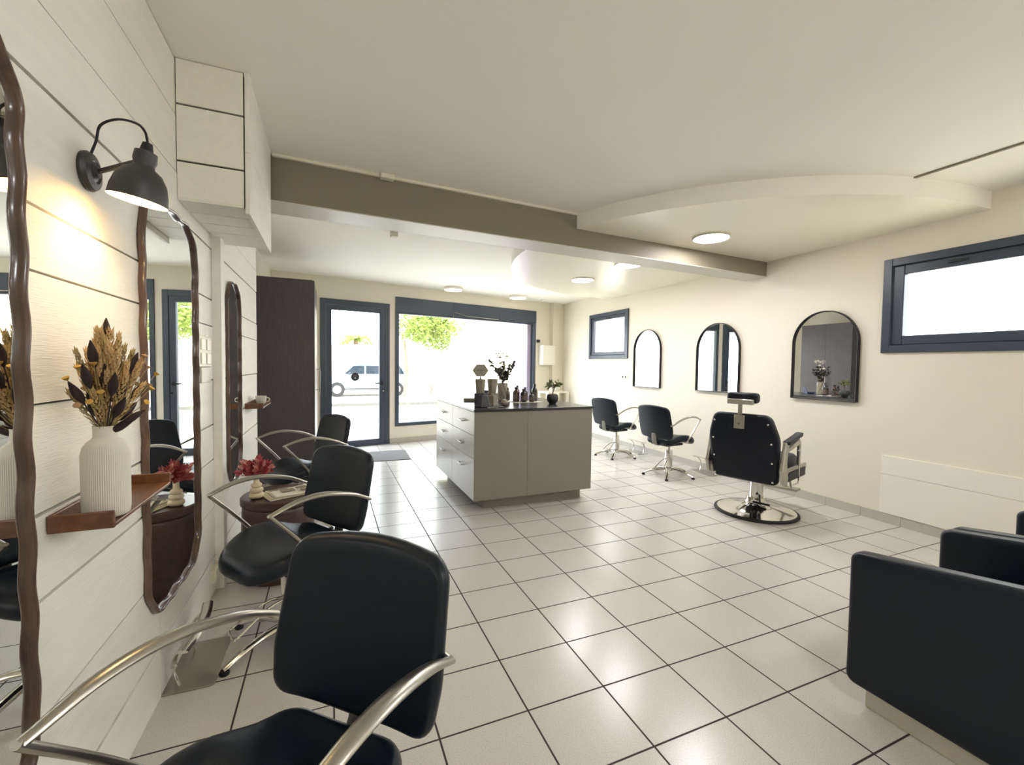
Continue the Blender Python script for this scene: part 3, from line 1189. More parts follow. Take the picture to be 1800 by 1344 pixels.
mb.use('sign')
hexp = [(.078 * math.cos(R(60 * k)), .066 * math.sin(R(60 * k))) for k in range(6)]
XX = Matrix(((1, 0, 0, 0), (0, 0, 1, 0), (0, 1, 0, .082), (0, 0, 0, 1)))
mb.prism(hexp, -.006, .006, XX)
mb.build('sign_board', None, hx, smooth=False, bevel=.002)
mb = MB()
for k, (w, z) in enumerate(((.052, .088), (.07, .076), (.03, .062))):
    mb.box((-w / 2, -.0085, z), (w / 2, -.0058, z + .004))
mb.build('sign_lettering', 'label', hx, smooth=False)
MB().lathe([(.012, 0), (.012, .004), (.005, .008), (.005, .026)], 12).build('sign_stem', 'blackc', hx)

# box and clutter on the far left of the worktop
o = MB().box((-.06, -.035, 0), (.06, .035, .03)).build('low_carton', 'tan', loc=(.36, 2.72, TZ), rot=(0, 0, R(-25)), bevel=.002)
tag(o, 'low grey carton lying at the left behind the other packages', 'package', G)
t = thing('cactus_plant', 'small plant with one thin spike in a dark pot among the packages', 'plant', (.37, 2.42, TZ))
MB().lathe([(.035, 0), (.05, .03), (.052, .07), (.045, .075)], 20).build('pot', 'dkbox', t)
mb = MB()
mb.tube([(0, 0, .07), (.002, 0, .12), (-.004, 0, .20)], [.009, .006, .001], 8)
rnd = random.Random(3)
for k in range(16):
    a = rnd.uniform(0, 2 * PI)
    mb.sphere((.035 * math.cos(a), .035 * math.sin(a), .085 + rnd.uniform(0, .02)), .013, 8)
mb.build('foliage', 'leaf', t)
t = thing('glass_jar', 'round pale lidded jar in front of the twisted vase', 'jar', (.535, 2.155, TZ))
MB().lathe([(.015, 0), (.034, .008), (.040, .028), (.030, .046), (.018, .05)], 24).build('jar_body', 'tan', t)
MB().lathe([(.017, .049), (.018, .056), (.006, .062)], 24).build('jar_lid', 'satin', t)
mb = MB()
for k in range(7):
    a = R(-40 + 22 * k)
    z = .0012 * k
    mb.use('card' if k % 2 else 'blackc')
    mb.box((-.045, -.028, z), (.045, .028, z + .001), T(.012 * k - .03, -.004 * (k % 3), 0) @ Rz(a * .5))
tag(mb.build('business_cards', loc=(.37, 1.985, TZ), smooth=False), 'fan of black and white cards at the front corner of the worktop', 'cards')

# twisted vase with flowers
t = thing('twisted_vase', 'tall twisted grey vase holding dark eucalyptus on the island', 'vase', (.745, 2.74, TZ))
vs, fs = [], []
n, rows = 48, 26
for i in range(rows + 1):
    z = .19 * i / rows
    for k in range(n):
        a = 2 * PI * k / n
        r = .054 + .004 * abs(math.sin(3.5 * (a + z * 7))) * 2 - .002
        if i == 0:
            r *= .9
        vs.append((r * math.cos(a), r * math.sin(a), z))
for i in range(rows):
    for k in range(n):
        fs.append((i * n + k, i * n + (k + 1) % n, (i + 1) * n + (k + 1) % n, (i + 1) * n + k))
fs.append(tuple(reversed(range(n))))
MB().add(vs, fs).build('vase_body', 'twist', t)
MB().lathe([(.046, 0), (.046, .002)], 32, T(0, 0, .165)).build('vase_opening', 'groove', t)

fl = thing('flower_arrangement', 'dark leafy branches and pale flowers standing in the twisted vase', 'flowers', (.745, 2.74, TZ + .168))
rnd = random.Random(11)
def leaf_pts(p, d, L, w, rnd):
    d = Vector(d).normalized()
    s = d.cross(Vector((rnd.uniform(-1, 1), rnd.uniform(-1, 1), rnd.uniform(-1, 1)))).normalized()
    p = Vector(p)
    nrm = d.cross(s) * (w * .25)
    return [p, p + d * L * .3 + s * w * .8 + nrm, p + d * L * .65 + s * w * .75 + nrm, p + d * L, p + d * L * .65 - s * w * .75 + nrm, p + d * L * .3 - s * w * .8 + nrm, p + d * L * .45]
LF = [(0, 1, 6), (1, 2, 6), (2, 3, 6), (3, 4, 6), (4, 5, 6), (5, 0, 6)]
targets = [(-.16, .02, .27), (-.11, -.05, .20), (.0, .0, .26), (.03, .05, .18), (.13, -.02, .27), (.16, .04, .22), (.08, 0, .12), (-.05, .03, .33), (.05, .05, .34)]
for bi, tg in enumerate(targets):
    br = MB()
    path = spline([(0, 0, 0), (tg[0] * .3, tg[1] * .3, tg[2] * .45), tg], 6)
    br.use('stem')
    br.tube(path, .003, 6)
    br.use('leafdk' if bi < 7 else 'petal')
    for k in range(26 if bi < 7 else 12):
        f = rnd.uniform(.35, 1)
        p = path[int(f * (len(path) - 1))]
        dd = (rnd.uniform(-1, 1), rnd.uniform(-1, 1), rnd.uniform(-.3, 1))
        br.add(leaf_pts(p, dd, rnd.uniform(.034, .052), rnd.uniform(.014, .020), rnd), LF)
    if bi >= 7:
        for k in range(24):
            a = rnd.uniform(0, 2 * PI)
            br.sphere((tg[0] + .045 * math.cos(a) * rnd.random(), tg[1] + .045 * math.sin(a) * rnd.random(), tg[2] + rnd.uniform(-.01, .025)), .006, 6)
    br.build('flower_branch', None, fl, smooth=False)

# bottles
def bottle(x, y, r, h, m, label, pump=False, tall=False, grp='bottles on the island'):
    t = thing('bottle', label, 'bottle', (x, y, TZ + .004), 0, grp)
    MB().lathe([(r * .92, 0), (r, .004), (r, h * .62), (r * .85, h * .72), (r * .4, h * .80), (r * .36, h * .86)], 24).build('bottle_body', m, t)
    MB().lathe([(r * 1.006, h * .15), (r * 1.006, h * .5)], 24).build('bottle_label', 'label', t)
    MB().lathe([(r * .48, h * .85), (r * .48, h * .98), (r * .40, h)], 20).build('bottle_cap', 'blackb', t)


bottle(.805, 2.50, .036, .155, 'amber', 'amber bottle, leftmost in the row on the white tray')
bottle(.853, 2.42, .032, .140, 'blackb', 'dark squat bottle second from the left on the white tray')
bottle(.925, 2.54, .030, .150, 'blackb', 'dark bottle behind the middle of the tray row')
bottle(.950, 2.42, .028, .105, 'blackb', 'shortest dark bottle, in front of the tallest on the tray')
bottle(1.020, 2.50, .030, .185, 'blackb', 'tallest black bottle at the right end of the tray')
bottle(.865, 2.61, .028, .165, 'label', 'pale brown bottle behind the amber one')
bottle(.765, 2.63, .022, .14, 'tan', 'slim grey tube right beside the twisted vase')
o = MB().box((-.16, -.11, 0), (.16, .11, .003)).build('counter_tray', 'card', loc=(.905, 2.48, TZ), rot=(0, 0, R(3)), bevel=.001)
tag(o, 'flat white tray under the dark bottles on the island', 'tray')
# potted plant
t = thing('potted_plant', 'small leafy plant in a dark ribbed pot at the right end of the island', 'potted plant', (1.075, 2.19, TZ))
MB().lathe([(.034, 0), (.040, .012), (.056, .035), (.060, .06), (.056, .088), (.050, .096), (.046, .090)], 40, None, 20, .003, .03, .09).build('pot', 'slate', t)
MB().lathe([(.047, .084), (.047, .086)], 24).build('soil', 'groove', t)
mb = MB()
trunk = spline([(0, 0, .08), (.006, 0, .13), (.02, 0, .165)], 5)
mb.tube(trunk, .005, 8)
ends = [(-.05, .0, .21), (-.015, .01, .235), (.05, -.02, .22), (.085, .01, .19), (-.085, -.01, .18), (.0, -.04, .20)]
for e in ends:
    mb.tube(spline([(.018, 0, .16), ((.018 + e[0]) / 2, e[1] / 2, (.16 + e[2]) / 2 + .012), e], 4), .0028, 6)
mb.build('stem', 'stem', t)
mb = MB()
rnd = random.Random(8)
for e in ends:
    for k in range(9):
        p = Vector(e).lerp(Vector((.018, 0, .16)), rnd.uniform(-.1, .7))
        mb.add(leaf_pts(p, (e[0] * 6 + rnd.uniform(-.8, .8), rnd.uniform(-.8, .8), rnd.uniform(-.4, .7)), rnd.uniform(.03, .05), rnd.uniform(.009, .014), rnd), LF)
mb.build('foliage', 'leafp', t, smooth=False)
# navy case seen in the mirror
t = thing('navy_case', 'open navy blue case on the island, seen in an arched mirror', 'case', (.62, 3.02, TZ), R(-60))
MB().box((-.07, -.05, 0), (.07, .05, .02)).build('case_base', 'navy', t, bevel=.003)
MB().box((-.07, -.003, 0), (.07, .003, .08), T(0, .05, .015) @ Rx(R(-15))).build('case_lid', 'navy', t, bevel=.002)

# ------------------------------------------------------------------ wardrobe
wd = thing('wardrobe', 'tall dark wood-grain wardrobe at the end of the boarded wall', 'wardrobe', (-1.47, 4.0, 0))
X = T(1.47, -4.0, 0)
MB().box((-1.765, 3.50, .0), (-1.19, 4.475, 2.19), X).build('carcass', 'ward', wd, smooth=False, bevel=.002)
for a, b in ((3.503, 3.985), (3.989, 4.472)):
    dd = MB().box((-1.189, a, .06), (-1.170, b, 2.185), X).build('wardrobe_door', 'ward', wd, smooth=False, bevel=.001)
    hy = 3.945 if a < 3.6 else 4.03
    if a < 3.6:
        h = MB()
        h.tube([X @ Vector((-1.13, hy, .95)), X @ Vector((-1.13, hy, 1.24))], .007, 10)
        for z in (.975, 1.215):
            h.tube([X @ Vector((-1.17, hy, z)), X @ Vector((-1.13, hy, z))], .005, 8)
        h.build('handle', 'satin', dd)

# ------------------------------------------------------------------ tray shelves
def tray_shelf(y0, y1, z, xd, label):
    t = thing('tray_shelf', label, 'shelf', (XL, y0, z), 0, 'walnut tray shelves')
    L = y1 - y0
    mb = MB()
    mb.box((.001, .003, -.002), (xd, L - .003, .008))
    mb.build('shelf_board', 'tray', t, smooth=False, bevel=.002)
    for a in (0, L - .009):
        MB().box((.001, a, -.004), (xd, a + .009, .038)).build('shelf_end', 'tray', t, smooth=False, bevel=.003)
    MB().box((.0005, .009, .008), (.009, L - .009, .038)).build('shelf_back', 'tray', t, smooth=False, bevel=.002)
    return t


tray_shelf(-.412, -.008, .892, .124, 'walnut tray shelf carrying the tall white ribbed vase')
tray_shelf(2.12, 2.60, .935, .124, 'small walnut tray shelf by the wardrobe carrying a cup')
t = thing('cup', 'small white cup on the shelf beside the wardrobe', 'cup', (XL + .070, 2.43, .944))
MB().lathe([(.026, 0), (.036, .01), (.040, .04), (.041, .066), (.037, .066), (.034, .04), (.02, .01)], 28).build('cup_body', 'ceramic', t)
mb = MB()
mb.tube(spline([(.038, 0, .05), (.058, 0, .048), (.060, 0, .025), (.036, 0, .016)], 5), .004, 8)
mb.build('cup_handle', 'ceramic', t)

# ------------------------------------------------------------------ ribbed vase and dried bouquet
VX, VY, VZ = -1.537, -.338, .9015
t = thing('ribbed_vase', 'tall white ribbed ceramic vase standing on the walnut shelf', 'vase', (VX, VY, VZ))
prof = [(.040, 0), (.045, .004), (.0465, .02), (.0465, .155), (.044, .172), (.036, .186), (.026, .194), (.0235, .20), (.0235, .222), (.0245, .226), (.021, .226), (.0205, .20)]
MB().lathe(prof, 280, None, 70, .0016, .01, .168).build('vase_body', 'ceramic', t, angle=70)

bq = thing('dried_bouquet', 'bouquet of dried wheat, grasses and dark seed heads in the ribbed vase', 'dried flowers', (VX, VY, VZ + .205))
rnd = random.Random(21)


def ear(path, n, L, w, m, rnd, rows=5):
    """a wheat ear at the tip of path: short pointed grains around the axis"""
    mb = MB()
    mb.use('wheat2')
    mb.tube(path, .0013, 6)
    mb.use(m)
    p1 = path[-1]
    d = (path[-1] - path[-3]).normalized()
    s = d.orthogonal().normalized()
    u = d.cross(s)
    for k in range(n):
        f = k / n
        c = p1 - d * L * (1 - f)
        a = k * 2.4
        o = s * math.cos(a) + u * math.sin(a)
        ww = w * (.55 + .45 * math.sin(PI * min(1, f + .15)))
        tip = c + o * ww + d * .014
        b = c + o * ww * .5
        side = d.cross(o).normalized() * .0035
        mb.add([c, b + side, tip, b - side, b + o * .003], [(0, 1, 4), (1, 2, 4), (2, 3, 4), (3, 0, 4), (0, 3, 2, 1)])
    return mb


def stem_path(ax, ay, hgt, bend=.3):
    return spline([(0, 0, -.13), (ax * .12, ay * .12, .0), (ax * .55, ay * .55, hgt * .55), (ax, ay, hgt)], 6)


def clampx(ax):
    return max(ax, -.062)


for k in range(34):
    a = rnd.uniform(0, 2 * PI)
    sp = rnd.uniform(.1, 1) ** .7
    ay, ax = .085 * sp * math.cos(a), clampx(.075 * sp * math.sin(a) + .012)
    hgt = .235 - .06 * sp + rnd.uniform(-.07, .03)
    p = stem_path(ax, ay, hgt)
    ear(p, 46, rnd.uniform(.09, .14), .010, 'wheat' if k % 3 else 'wheat2', rnd).build('wheat_ear', None, bq, smooth=False)
for (ax, ay, hg) in ((.0, .018, .285), (.005, -.075, .225), (-.03, -.085, .13), (.045, .035, .14), (.05, -.02, .14), (-.01, .06, .21), (.03, .085, .165), (.045, .10, .12), (.04, .065, .07), (.055, -.045, .09), (.02, -.05, .17), (-.03, .05, .13), (.06, .02, .20), (.05, -.08, .15), (-.02, -.03, .10), (.06, .05, .05), (.0, -.10, .17), (.055, -.01, .03)):
    p = stem_path(ax, ay, hg)
    mb = MB()
    mb.tube(p, .0013, 6)
    m2 = len(p)
    d = (p[-1] - p[-4]).normalized()
    pts2 = [p[-1] - d * .062 + d * .068 * q / 8 for q in range(9)]
    mb.tube(pts2, [.002, .006, .0085, .010, .010, .0085, .0065, .004, .001], 10)
    mb.build('dark_seed_head', 'dkspike', bq)
for k in range(22):
    a = rnd.uniform(0, 2 * PI)
    sp = rnd.uniform(.6, 1.1)
    ay, ax = .108 * sp * math.cos(a), clampx(.075 * sp * math.sin(a) + .02)
    hgt = .20 - .05 * sp + rnd.uniform(-.08, .035)
    p = stem_path(ax, ay, hgt)
    mb = MB()
    mb.use('wheat2')
    mb.tube(p, .0008, 5)
    mb.use('bud' if k % 2 else 'yflower')
    mb.lathe([(.001, 0), (.005, .004), (.0075, .009), (.003, .010)], 9, Matrix.Translation(p[-1]) @ (p[-1] - p[-3]).to_track_quat('Z', 'Y').to_matrix().to_4x4())
    mb.build('small_dried_flower', None, bq)
for (ax, ay) in ((0, -.02), (.01, .01), (-.01, 0)):
    p = stem_path(ax, ay, .26)
    mb = ear(p, 90, .12, .016, 'wheat', rnd)
    mb.build('feathery_plume', None, bq, smooth=False)

# ------------------------------------------------------------------ wall lamp
LYc, LZc = -.192, 1.797
wl = thing('wall_lamp', 'dark grey wall lamp with lit bell shade on the boarded wall', 'wall lamp', (XL, LYc, LZc))
Xw = Ry(PI / 2)
MB().lathe([(.050, 0), (.052, .008), (.046, .018), (.030, .022), (.026, .018), (.020, .020), (.014, .028)], 36, Xw).build('mounting_plate', 'lampmetal', wl)
# arm and shade
hp = Vector((.130, -.050, .030))
MB().tube([(.02, 0, .0), tuple(hp)], .0065, 10).build('lamp_arm', 'lampmetal', wl)
# shade axis points down, tilted back to the wall
ax = Vector((-.17, .06, -.98)).normalized()
Xs = Matrix.Translation(Vector((.146, -.060, .030))) @ ax.to_track_quat('Z', 'Y').to_matrix().to_4x4()
sp_ = [(.024, -.022), (.031, -.020), (.033, .0), (.029, .012), (.030, .018), (.052, .030), (.069, .052), (.078, .080), (.081, .105), (.0795, .105), (.0765, .080), (.0675, .053), (.050, .032), (.028, .020)]
sh = MB()
n = 48
vs, fs = [], []
for (r, z) in sp_:
    for k in range(n):
        a = 2 * PI * k / n
        vs.append((r * .80 * math.cos(a), r * .80 * math.sin(a), z * 1.05))
sh.use('lampmetal')
fo = [(i * n + k, i * n + (k + 1) % n, (i + 1) * n + (k + 1) % n, (i + 1) * n + k) for i in range(8) for k in range(n)]
fi = [(i * n + k, i * n + (k + 1) % n, (i + 1) * n + (k + 1) % n, (i + 1) * n + k) for i in range(8, len(sp_) - 1) for k in range(n)]
sh.add(vs, fo, Xs)
o_ = len(sh.v) - len(vs)
sh.use('lampin')
for f in fi:
    sh.f.append(tuple(i + o_ for i in f))
    sh.mi.append(sh.cur)
sh.use('lampmetal')
sh.f.append(tuple(o_ + k for k in range(n)))
sh.mi.append(sh.cur)
sh.build('lamp_shade', None, wl, angle=50)
MB().sphere((0, 0, .062), .024, 16, X=Xs).build('bulb', 'bulb', wl)
mb = MB()
mb.lathe([(.011, -.046), (.014, -.03), (.016, -.02)], 14, Xs)
mb.build('cable_gland', 'rubber', wl)
top = Xs @ Vector((0, 0, -.045))
cable = spline([(.012, .0, .05), (.022, .002, .085), (.035, -.006, .125), (.075, -.015, .145), (.125, -.045, .130), (.148, -.062, .105), tuple(top)], 7)
MB().tube(cable, .0032, 8).build('cable', 'rubber', wl)
pl = bpy.data.lights.new('lamp_glow', 'SPOT')
pl.energy = 1.3
pl.color = (1, .80, .50)
pl.spot_size = R(118)
pl.spot_blend = .6
pl.shadow_soft_size = .025
po = bpy.data.objects.new('lamp_glow', pl)
COL.objects.link(po)
po.parent = wl
po.location = Xs @ Vector((0, 0, .090))
po.rotation_euler = (-ax).to_track_quat('Z', 'Y').to_euler()

# ------------------------------------------------------------------ side table, vase, newspaper
tx, ty = -1.305, 1.262
st_ = thing('side_table', 'dark brown drum side table behind the second styling chair', 'side table', (tx, ty, 0))
MB().lathe([(.192, 0), (.205, .02), (.208, .06), (.205, .25), (.200, .40), (.199, .425), (.194, .432), (.199, .439)], 64).build('table_body', 'tabw', st_)
MB().lathe([(.199, .440), (.208, .448), (.208, .482), (.200, .490)], 64).build('table_top', 'tabw', st_)
rv = thing('stacked_ring_vase', 'cream vase shaped like stacked rings on the brown side table', 'vase', (-1.418, 1.19, .491))
prof = []
for (zc, r, h) in ((.018, .040, .018), (.050, .036, .015), (.078, .030, .012)):
    for k in range(9):
        a = -PI / 2 + PI * k / 8
        prof.append((r - h + h * math.cos(a) + .0, zc + h * math.sin(a)))
prof += [(.017, .092), (.015, .105), (.015, .128), (.018, .132), (.013, .132)]
MB().lathe(prof, 32).build('vase_body', 'cream', rv, angle=50)
rf = thing('red_dried_flowers', 'dried red and pink flowers in the stacked ring vase', 'dried flowers', (-1.418, 1.19, .491 + .125))
rnd = random.Random(4)
for k in range(60):
    a = rnd.uniform(0, 2 * PI)
    el = rnd.uniform(.05, 1.4)
    d = Vector((math.cos(a) * math.cos(el), math.sin(a) * math.cos(el), math.sin(el)))
    L = rnd.uniform(.05, .095)
    tip = d * L + Vector((.0, 0, .02))
    mb = MB()
    mb.use('red')
    mb.tube([(0, 0, 0), tuple(tip * .6)], .001, 5)
    mb.use('red' if k % 4 else 'pink')
    for q in range(7):
        dd = d + Vector((rnd.uniform(-.8, .8), rnd.uniform(-.8, .8), rnd.uniform(-.5, .8)))
        mb.add(leaf_pts(tip * rnd.uniform(.5, 1), dd, rnd.uniform(.024, .040), rnd.uniform(.007, .014), rnd), LF)
    mb.build('flower_sprig', None, rf, smooth=False)
nw = thing('newspaper', 'folded newspaper lying on the brown side table', 'newspaper', (-1.245, 1.225, .4915), R(24))
mb = MB()
for k in range(5):
    z = .0035 * k
    s = 1 - .03 * k
    vs, fs = [], []
    nx_, ny_ = 10, 4
    for i in range(nx_ + 1):
        for j in range(ny_ + 1):
            u, v = i / nx_ - .5, j / ny_ - .5
            vs.append((u * .28 * s + .004 * k, v * .19 * s - .003 * k, z + .006 * math.sin(u * 3 + k) * k * .3 + .004 + .012 * max(0, u) * k * .5))
    m0 = len(vs)
    vs += [(a, b, c - .003) for a, b, c in vs]
    w = ny_ + 1
    for i in range(nx_):
        for j in range(ny_):
            fs.append((i * w + j, (i + 1) * w + j, (i + 1) * w + j + 1, i * w + j + 1))
            fs.append((m0 + i * w + j, m0 + i * w + j + 1, m0 + (i + 1) * w + j + 1, m0 + (i + 1) * w + j))
    for i in range(nx_):
        fs.append((i * w, m0 + i * w, m0 + (i + 1) * w, (i + 1) * w))
        fs.append((i * w + ny_, (i + 1) * w + ny_, m0 + (i + 1) * w + ny_, m0 + i * w + ny_))
    for j in range(ny_):
        fs.append((j, j + 1, m0 + j + 1, m0 + j))
        fs.append((nx_ * w + j, m0 + nx_ * w + j, m0 + nx_ * w + j + 1, nx_ * w + j + 1))
    mb.add(vs, fs)
mb.build('folded_sheets', 'news', nw, smooth=False)
mb = MB()
for (a, b, c, d2) in ((-.05, -.03, .02, .02), (.05, -.06, .09, -.03), (.04, .0, .10, .004), (.04, .012, .10, .016), (.04, .024, .10, .028), (-.10, .04, .0, .044), (-.10, .052, .0, .056)):
    x0, x1 = min(a, c), max(a, c)
    y0, y1 = min(b, d2), max(b, d2)
    mb.box((x0, y0, .0215), (x1, y1, .0262))
mb.build('printed_picture', 'newsink', nw, smooth=False)


# ------------------------------------------------------------------ footrests
def footrest(x, y, side, label, L=.38):
    """side=+1: wall lies at +x"""
    t = thing('footrest', label, 'footrest', (x, y, 0), 0 if side > 0 else PI, 'metal footrests at the mirrors')
    # wall at local +x
    pl_ = rpoly([(-.085, -.17, .02), (.09, -.17, .01), (.09, .17, .01), (-.085, .17, .02)], 4, 2)
    MB().prism(pl_, 0, .006).build('floor_plate', 'brushed', t, bevel=.001)
    for s in (-1, 1):
        mb = MB()
        mb.tube(spline([(.045, s * .12, .005), (.06, s * .12, .07), (.05, s * .125, .13), (.0, s * .13, .172)], 6), .009, 10, flat=(1.3, .6))
        mb.build('leg', 'chrome', t)
    mb = MB()
    bar = spline([(.015, -L / 2, .172), (.0, -L / 4, .176), (-.005, 0, .178), (.0, L / 4, .176), (.015, L / 2, .172)], 5)
    mb.tube(bar, .02, 10, flat=(1.1, .35))
    mb.build('foot_bar', 'chrome', t)


footrest(3.255, 2.26, 1, 'metal footrest on the floor under the middle arched mirror')
footrest(3.27, 3.60, 1, 'metal footrest on the floor under the arched mirror nearest the small window')
footrest(-1.530, .45, -1, 'metal footrest on the floor under the wavy mirror by the second styling chair')


# ------------------------------------------------------------------ sockets, switches, small wall items
def plate(x, y, z, w, h, label, cat, name, side='left', holes=2, grp=None, m='white'):
    t = thing(name, label, cat, (x, y, z), 0 if side == 'left' else PI - RA if side == 'right' else -PI / 2 + BA, grp)
    MB().box((0, -w / 2, -h / 2), (.009, w / 2, h / 2)).build('cover_plate', m, t, bevel=.003)
    return t


t = plate(XL, .965, 1.342, .24, .155, 'white double light switch plate beside the post', 'switch', 'light_switch')
for a in (-.055, .055):
    for b in (-.036, .036):
        MB().box((.009, a - .04, b - .028), (.014, a + .04, b + .028)).build('rocker', 'whitelac', t, bevel=.002)
o = plate(XL, .975, 1.222, .19, .08, 'plain grey blanking plate under the light switch', 'cover plate', 'blanking_plate', m='grey_light' if 'grey_light' in M else 'base')
o = MB().box((0, -.05, -.035), (.028, .05, .035)).build('socket_box', 'white', loc=(XL, 1.08, .12), bevel=.004)
tag(o, 'white socket box low on the boarded wall beside the post', 'socket')
t = plate(rwx(4.11), 4.11, 1.13, .16, .085, 'white double socket between the small window and the arched mirror', 'socket', 'wall_socket', 'right')
for a in (-.036, .036):
    MB().lathe([(.016, .009), (.016, .011)], 16, T(0, a, 0) @ Ry(PI / 2) @ T(0, 0, 0)).build('socket_hole', 'rubber', t)
t = plate(rwx(2.07), 2.07, .30, .08, .08, 'white socket low on the wall behind the barber chair', 'socket', 'wall_socket', 'right')
t = plate(rwx(3.47), 3.47, .30, .08, .08, 'white socket low on the wall between the two far styling chairs', 'socket', 'wall_socket', 'right')
px = -.118
t = plate(px, bwy(px), 1.16, .03, .08, 'small white switch between the entrance door and the shop window', 'switch', 'light_switch', 'back')
# white panel low on the right wall
wp = thing('wall_panel', 'low white panel on the right wall behind the armchairs', 'wall panel', (rwx(-.4), -.4, 0), 0)
XP = T(-rwx(-.4), .4, 0) @ XR
MB().box((-.456, -.016, .415), (2.2, 0, .572), XP).build('upper_board', 'whitelac', wp, smooth=False, bevel=.002)
MB().box((-.456, -.016, .082), (2.2, 0, .413), XP).build('lower_board', 'whitelac', wp, smooth=False, bevel=.002)

# door mat
o = MB().box((-.42, -.34, 0), (.42, .34, .008)).build('door_mat', 'matgrey', loc=(-.41, 4.56, 0), rot=(0, 0, R(-2)), bevel=.002)
tag(o, 'grey door mat on the tiles inside the entrance door', 'mat')

# far right corner: wall box, console, pots, camera
t = thing('wall_cabinet', 'small white wall cabinet right of the shop window', 'cabinet', (3.02, bwy(3.02), 1.315), BA)
MB().box((-.16, -.14, 0), (.15, 0, .39)).build('carcass', 'whitelac', t, smooth=False, bevel=.003)
MB().box((-.162, -.158, -.002), (.152, -.141, .392)).build('door', 'whitelac', t, smooth=False, bevel=.003)
t = thing('shelf_console', 'small white open console in the far right corner', 'console', (3.12, bwy(3.12) - .26, 0), BA)
MB().box((-.28, -.14, .76), (.28, .14, .79)).build('console_top', 'whitelac', t, smooth=False)
for (a, b) in ((-.26, -.12), (.26, -.12), (-.26, .12), (.26, .12), (.0, -.12)):
    MB().box((a - .02, b - .02, 0), (a + .02, b + .02, .76)).build('leg', 'whitelac', t, smooth=False)
MB().box((-.26, -.12, .56), (.26, .12, .575)).build('lower_shelf', 'whitelac', t, smooth=False)
for (dx, lab) in ((-.10, 'white pot on the corner console, nearer the shop window'), (.05, 'white pot on the corner console, nearer the right wall')):
    q = t.matrix_basis @ Vector((dx, -.05, .79))
    o = MB().lathe([(.035, 0), (.05, .09), (.053, .1), (.046, .1), (.04, .02)], 24).build('white_pot', 'ceramic', loc=q)
    tag(o, lab, 'pot', 'white pots on the corner console')
t = thing('wall_camera', 'small black camera beside the top right of the shop window', 'camera', (2.83, bwy(2.83), 1.79), BA)
MB().box((-.02, -.05, -.03), (.04, 0, .03)).build('camera_body', 'blackc', t, bevel=.006)
MB().lathe([(.014, 0), (.014, .012)], 14, T(.01, -.05, 0) @ Rx(PI / 2)).build('camera_lens', 'rubber', t)

# ------------------------------------------------------------------ outside
struct(MB().box((-30, 5.2, -.16), (40, 60, -.13)).build('ground_street', 'street', smooth=False))
struct(MB().prism([(3.7, -20), (40, -20), (40, 5.2), (3.7, 5.2)], -.16, -.13).build('ground_yard', 'street', smooth=False))
struct(MB().box((-20, -20, -.16), (3.7, YR - .25, -.13)).build('ground_rear_yard', 'street', smooth=False))
struct(MB().box((-30, 13.6, -.13), (40, 14.0, -.03)).build('pavement_kerb', 'kerb', smooth=False))
struct(MB().prism([(2.62, 6.2), (3.0, 6.3), (3.0, 7.0), (2.62, 6.9)], -.1, 3.2).build('exterior_reveal', 'lav', smooth=False))
# garden wall and house across the street
struct(MB().box((-14, 20.8, -.1), (30, 21, 2.2)).build('garden_wall', 'facade', smooth=False))
t = thing('house', 'pale house with a shuttered window across the street', 'house', (9, 27, 0))
MB().box((-6, -3, -.1), (6, 3, 6)).build('wall', 'facade', t, smooth=False)
MB().prism([(-6.4, -3.4), (6.4, -3.4), (6.4, 3.4), (-6.4, 3.4)], 6, 6.3).build('roof', 'facade', t, smooth=False)
for x in (-3, 1.5):
    MB().box((x, -3.06, 1.2), (x + 1.1, -3.0, 3.2)).build('window_shutter', 'shutter', t, smooth=False)


def tree(x, y, h, cr, label, m='treeleaf', n=1500, seed=1, trunk=.12, zc=None, palm=False, cat='tree', sq=.8, name='tree', off=0):
    t = thing(name, label, cat, (x, y, -.13))
    rnd = random.Random(seed)
    mb = MB()
    mb.tube(spline([(0, 0, 0), (.1, 0, h * .35), (0, .1, h * .75)], 5), trunk, 10)
    mb.build('trunk', 'bark', t)
    mb = MB()
    zc = zc if zc else h
    if palm:
        for k in range(34):
            a = rnd.uniform(0, 2 * PI)
            e = rnd.uniform(-.2, .9)
            prev = Vector((0, 0, h * .75))
            for q in range(8):
                d = Vector((math.cos(a) * math.cos(e), math.sin(a) * math.cos(e), math.sin(e)))
                nx_ = prev + d * cr / 7
                for s in (-1, 1):
                    dd = d + Vector((-math.sin(a), math.cos(a), 0)) * s * 1.2 + Vector((0, 0, -.5))
                    mb.add(leaf_pts(prev, dd, cr * .28, cr * .03, rnd), LF)
                prev = nx_
                e -= .28
    else:
        blobs = [(rnd.uniform(-1, 1), rnd.uniform(-1, 1), rnd.uniform(-.7, .7), rnd.uniform(.3, .55)) for _ in range(13)]
        for k in range(n):
            b = blobs[k % len(blobs)]
            while True:
                v = Vector((rnd.uniform(-1, 1), rnd.uniform(-1, 1), rnd.uniform(-1, 1)))
                if v.length < 1:
                    break
            v = v.normalized() * (v.length ** .4)
            p = Vector((off + b[0] * cr * .6, b[1] * cr * .6, zc + b[2] * cr * sq)) + v * b[3] * cr
            d = (rnd.uniform(-1, 1), rnd.uniform(-1, 1), rnd.uniform(-.8, .4))
            mb.add(leaf_pts(p, d, cr * rnd.uniform(.06, .12), cr * rnd.uniform(.02, .04), rnd), LF)
    mb.build('foliage', m, t, smooth=False)


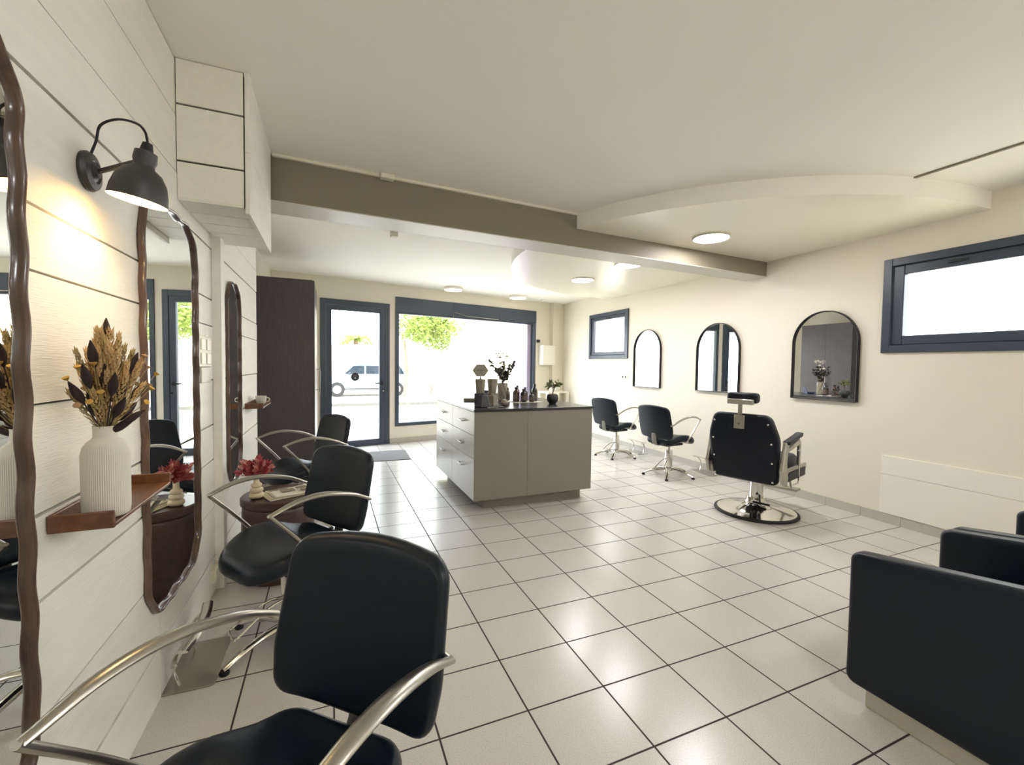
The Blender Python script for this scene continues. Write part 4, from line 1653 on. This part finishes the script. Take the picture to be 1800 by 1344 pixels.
tree(1.98, 17.6, 3.3, 1.5, 'leafy tree seen through the left part of the shop window', seed=2, n=4200, zc=3.05, off=.95, sq=.5, trunk=.07)
tree(3.6, 19.9, .5, .6, 'blue-green bush tree at the edge of the left foliage in the shop window', 'treeleaf2', 900, 5, zc=2.2, trunk=.05)
tree(5.25, 13.0, 2.3, .55, 'small slender tree seen through the right part of the shop window', seed=7, n=700, trunk=.03, zc=2.4)
tree(.2, 22.0, 3.6, .95, 'palm tree seen through the glass of the entrance door', 'treeleaf', 0, 9, palm=True, cat='tree', name='palm_tree')
tree(1.25, 12.8, .3, .25, 'low green plant at the kerb, at the bottom left of the shop window', seed=12, n=260, trunk=.02, zc=.3, cat='plant', name='kerb_plant')

# parked car
car = thing('car', 'pale small car parked across the street, seen through the entrance door', 'car', (.45, 18.9, -.13), R(2))
sil = [(-1.9, .30), (-1.88, .62), (-1.80, .82), (-1.05, .95), (-.62, 1.36), (-.45, 1.42), (1.35, 1.42), (1.62, 1.34), (1.84, .95), (1.90, .60), (1.88, .30)]
XC = Matrix(((1, 0, 0, 0), (0, 0, 1, 0), (0, 1, 0, 0), (0, 0, 0, 1)))
MB().prism([(a, b) for a, b in sil], -.80, .80, XC).build('body', 'carpaint', car, bevel=.05, angle=30)
for s in (-1, 1):
    mb = MB()
    for pg in ([(-.93, .98), (-.55, 1.33), (-.12, 1.34), (-.12, .98)], [(-.05, .98), (-.05, 1.34), (.72, 1.34), (.72, .98)], [(.80, .98), (.80, 1.34), (1.38, 1.33), (1.60, .98)]):
        mb.prism(pg[::-1], s * .805 - .006, s * .805 + .006, XC)
    mb.build('side_window', 'carglass', car, smooth=False)
    MB().prism([(-1.5, .30), (1.5, .30), (1.5, .36), (-1.5, .36)], s * .81 - .01, s * .81 + .01, XC).build('sill', 'rubber', car, smooth=False)
    for x in (-1.22, 1.25):
        MB().lathe([(.30, -.09), (.31, -.07), (.31, .07), (.30, .09)], 28, T(x, s * .76, .31) @ Rx(PI / 2)).build('wheel', 'rubber', car)
        MB().lathe([(.16, -.095), (.17, -.09), (.17, .09), (.16, .095)], 20, T(x, s * .76, .31) @ Rx(PI / 2)).build('hub_cap', 'satin', car)
    MB().bbox((-.72, s * .88, 1.0), (.10, .14, .10)).build('wing_mirror', 'carglass', car, bevel=.03)
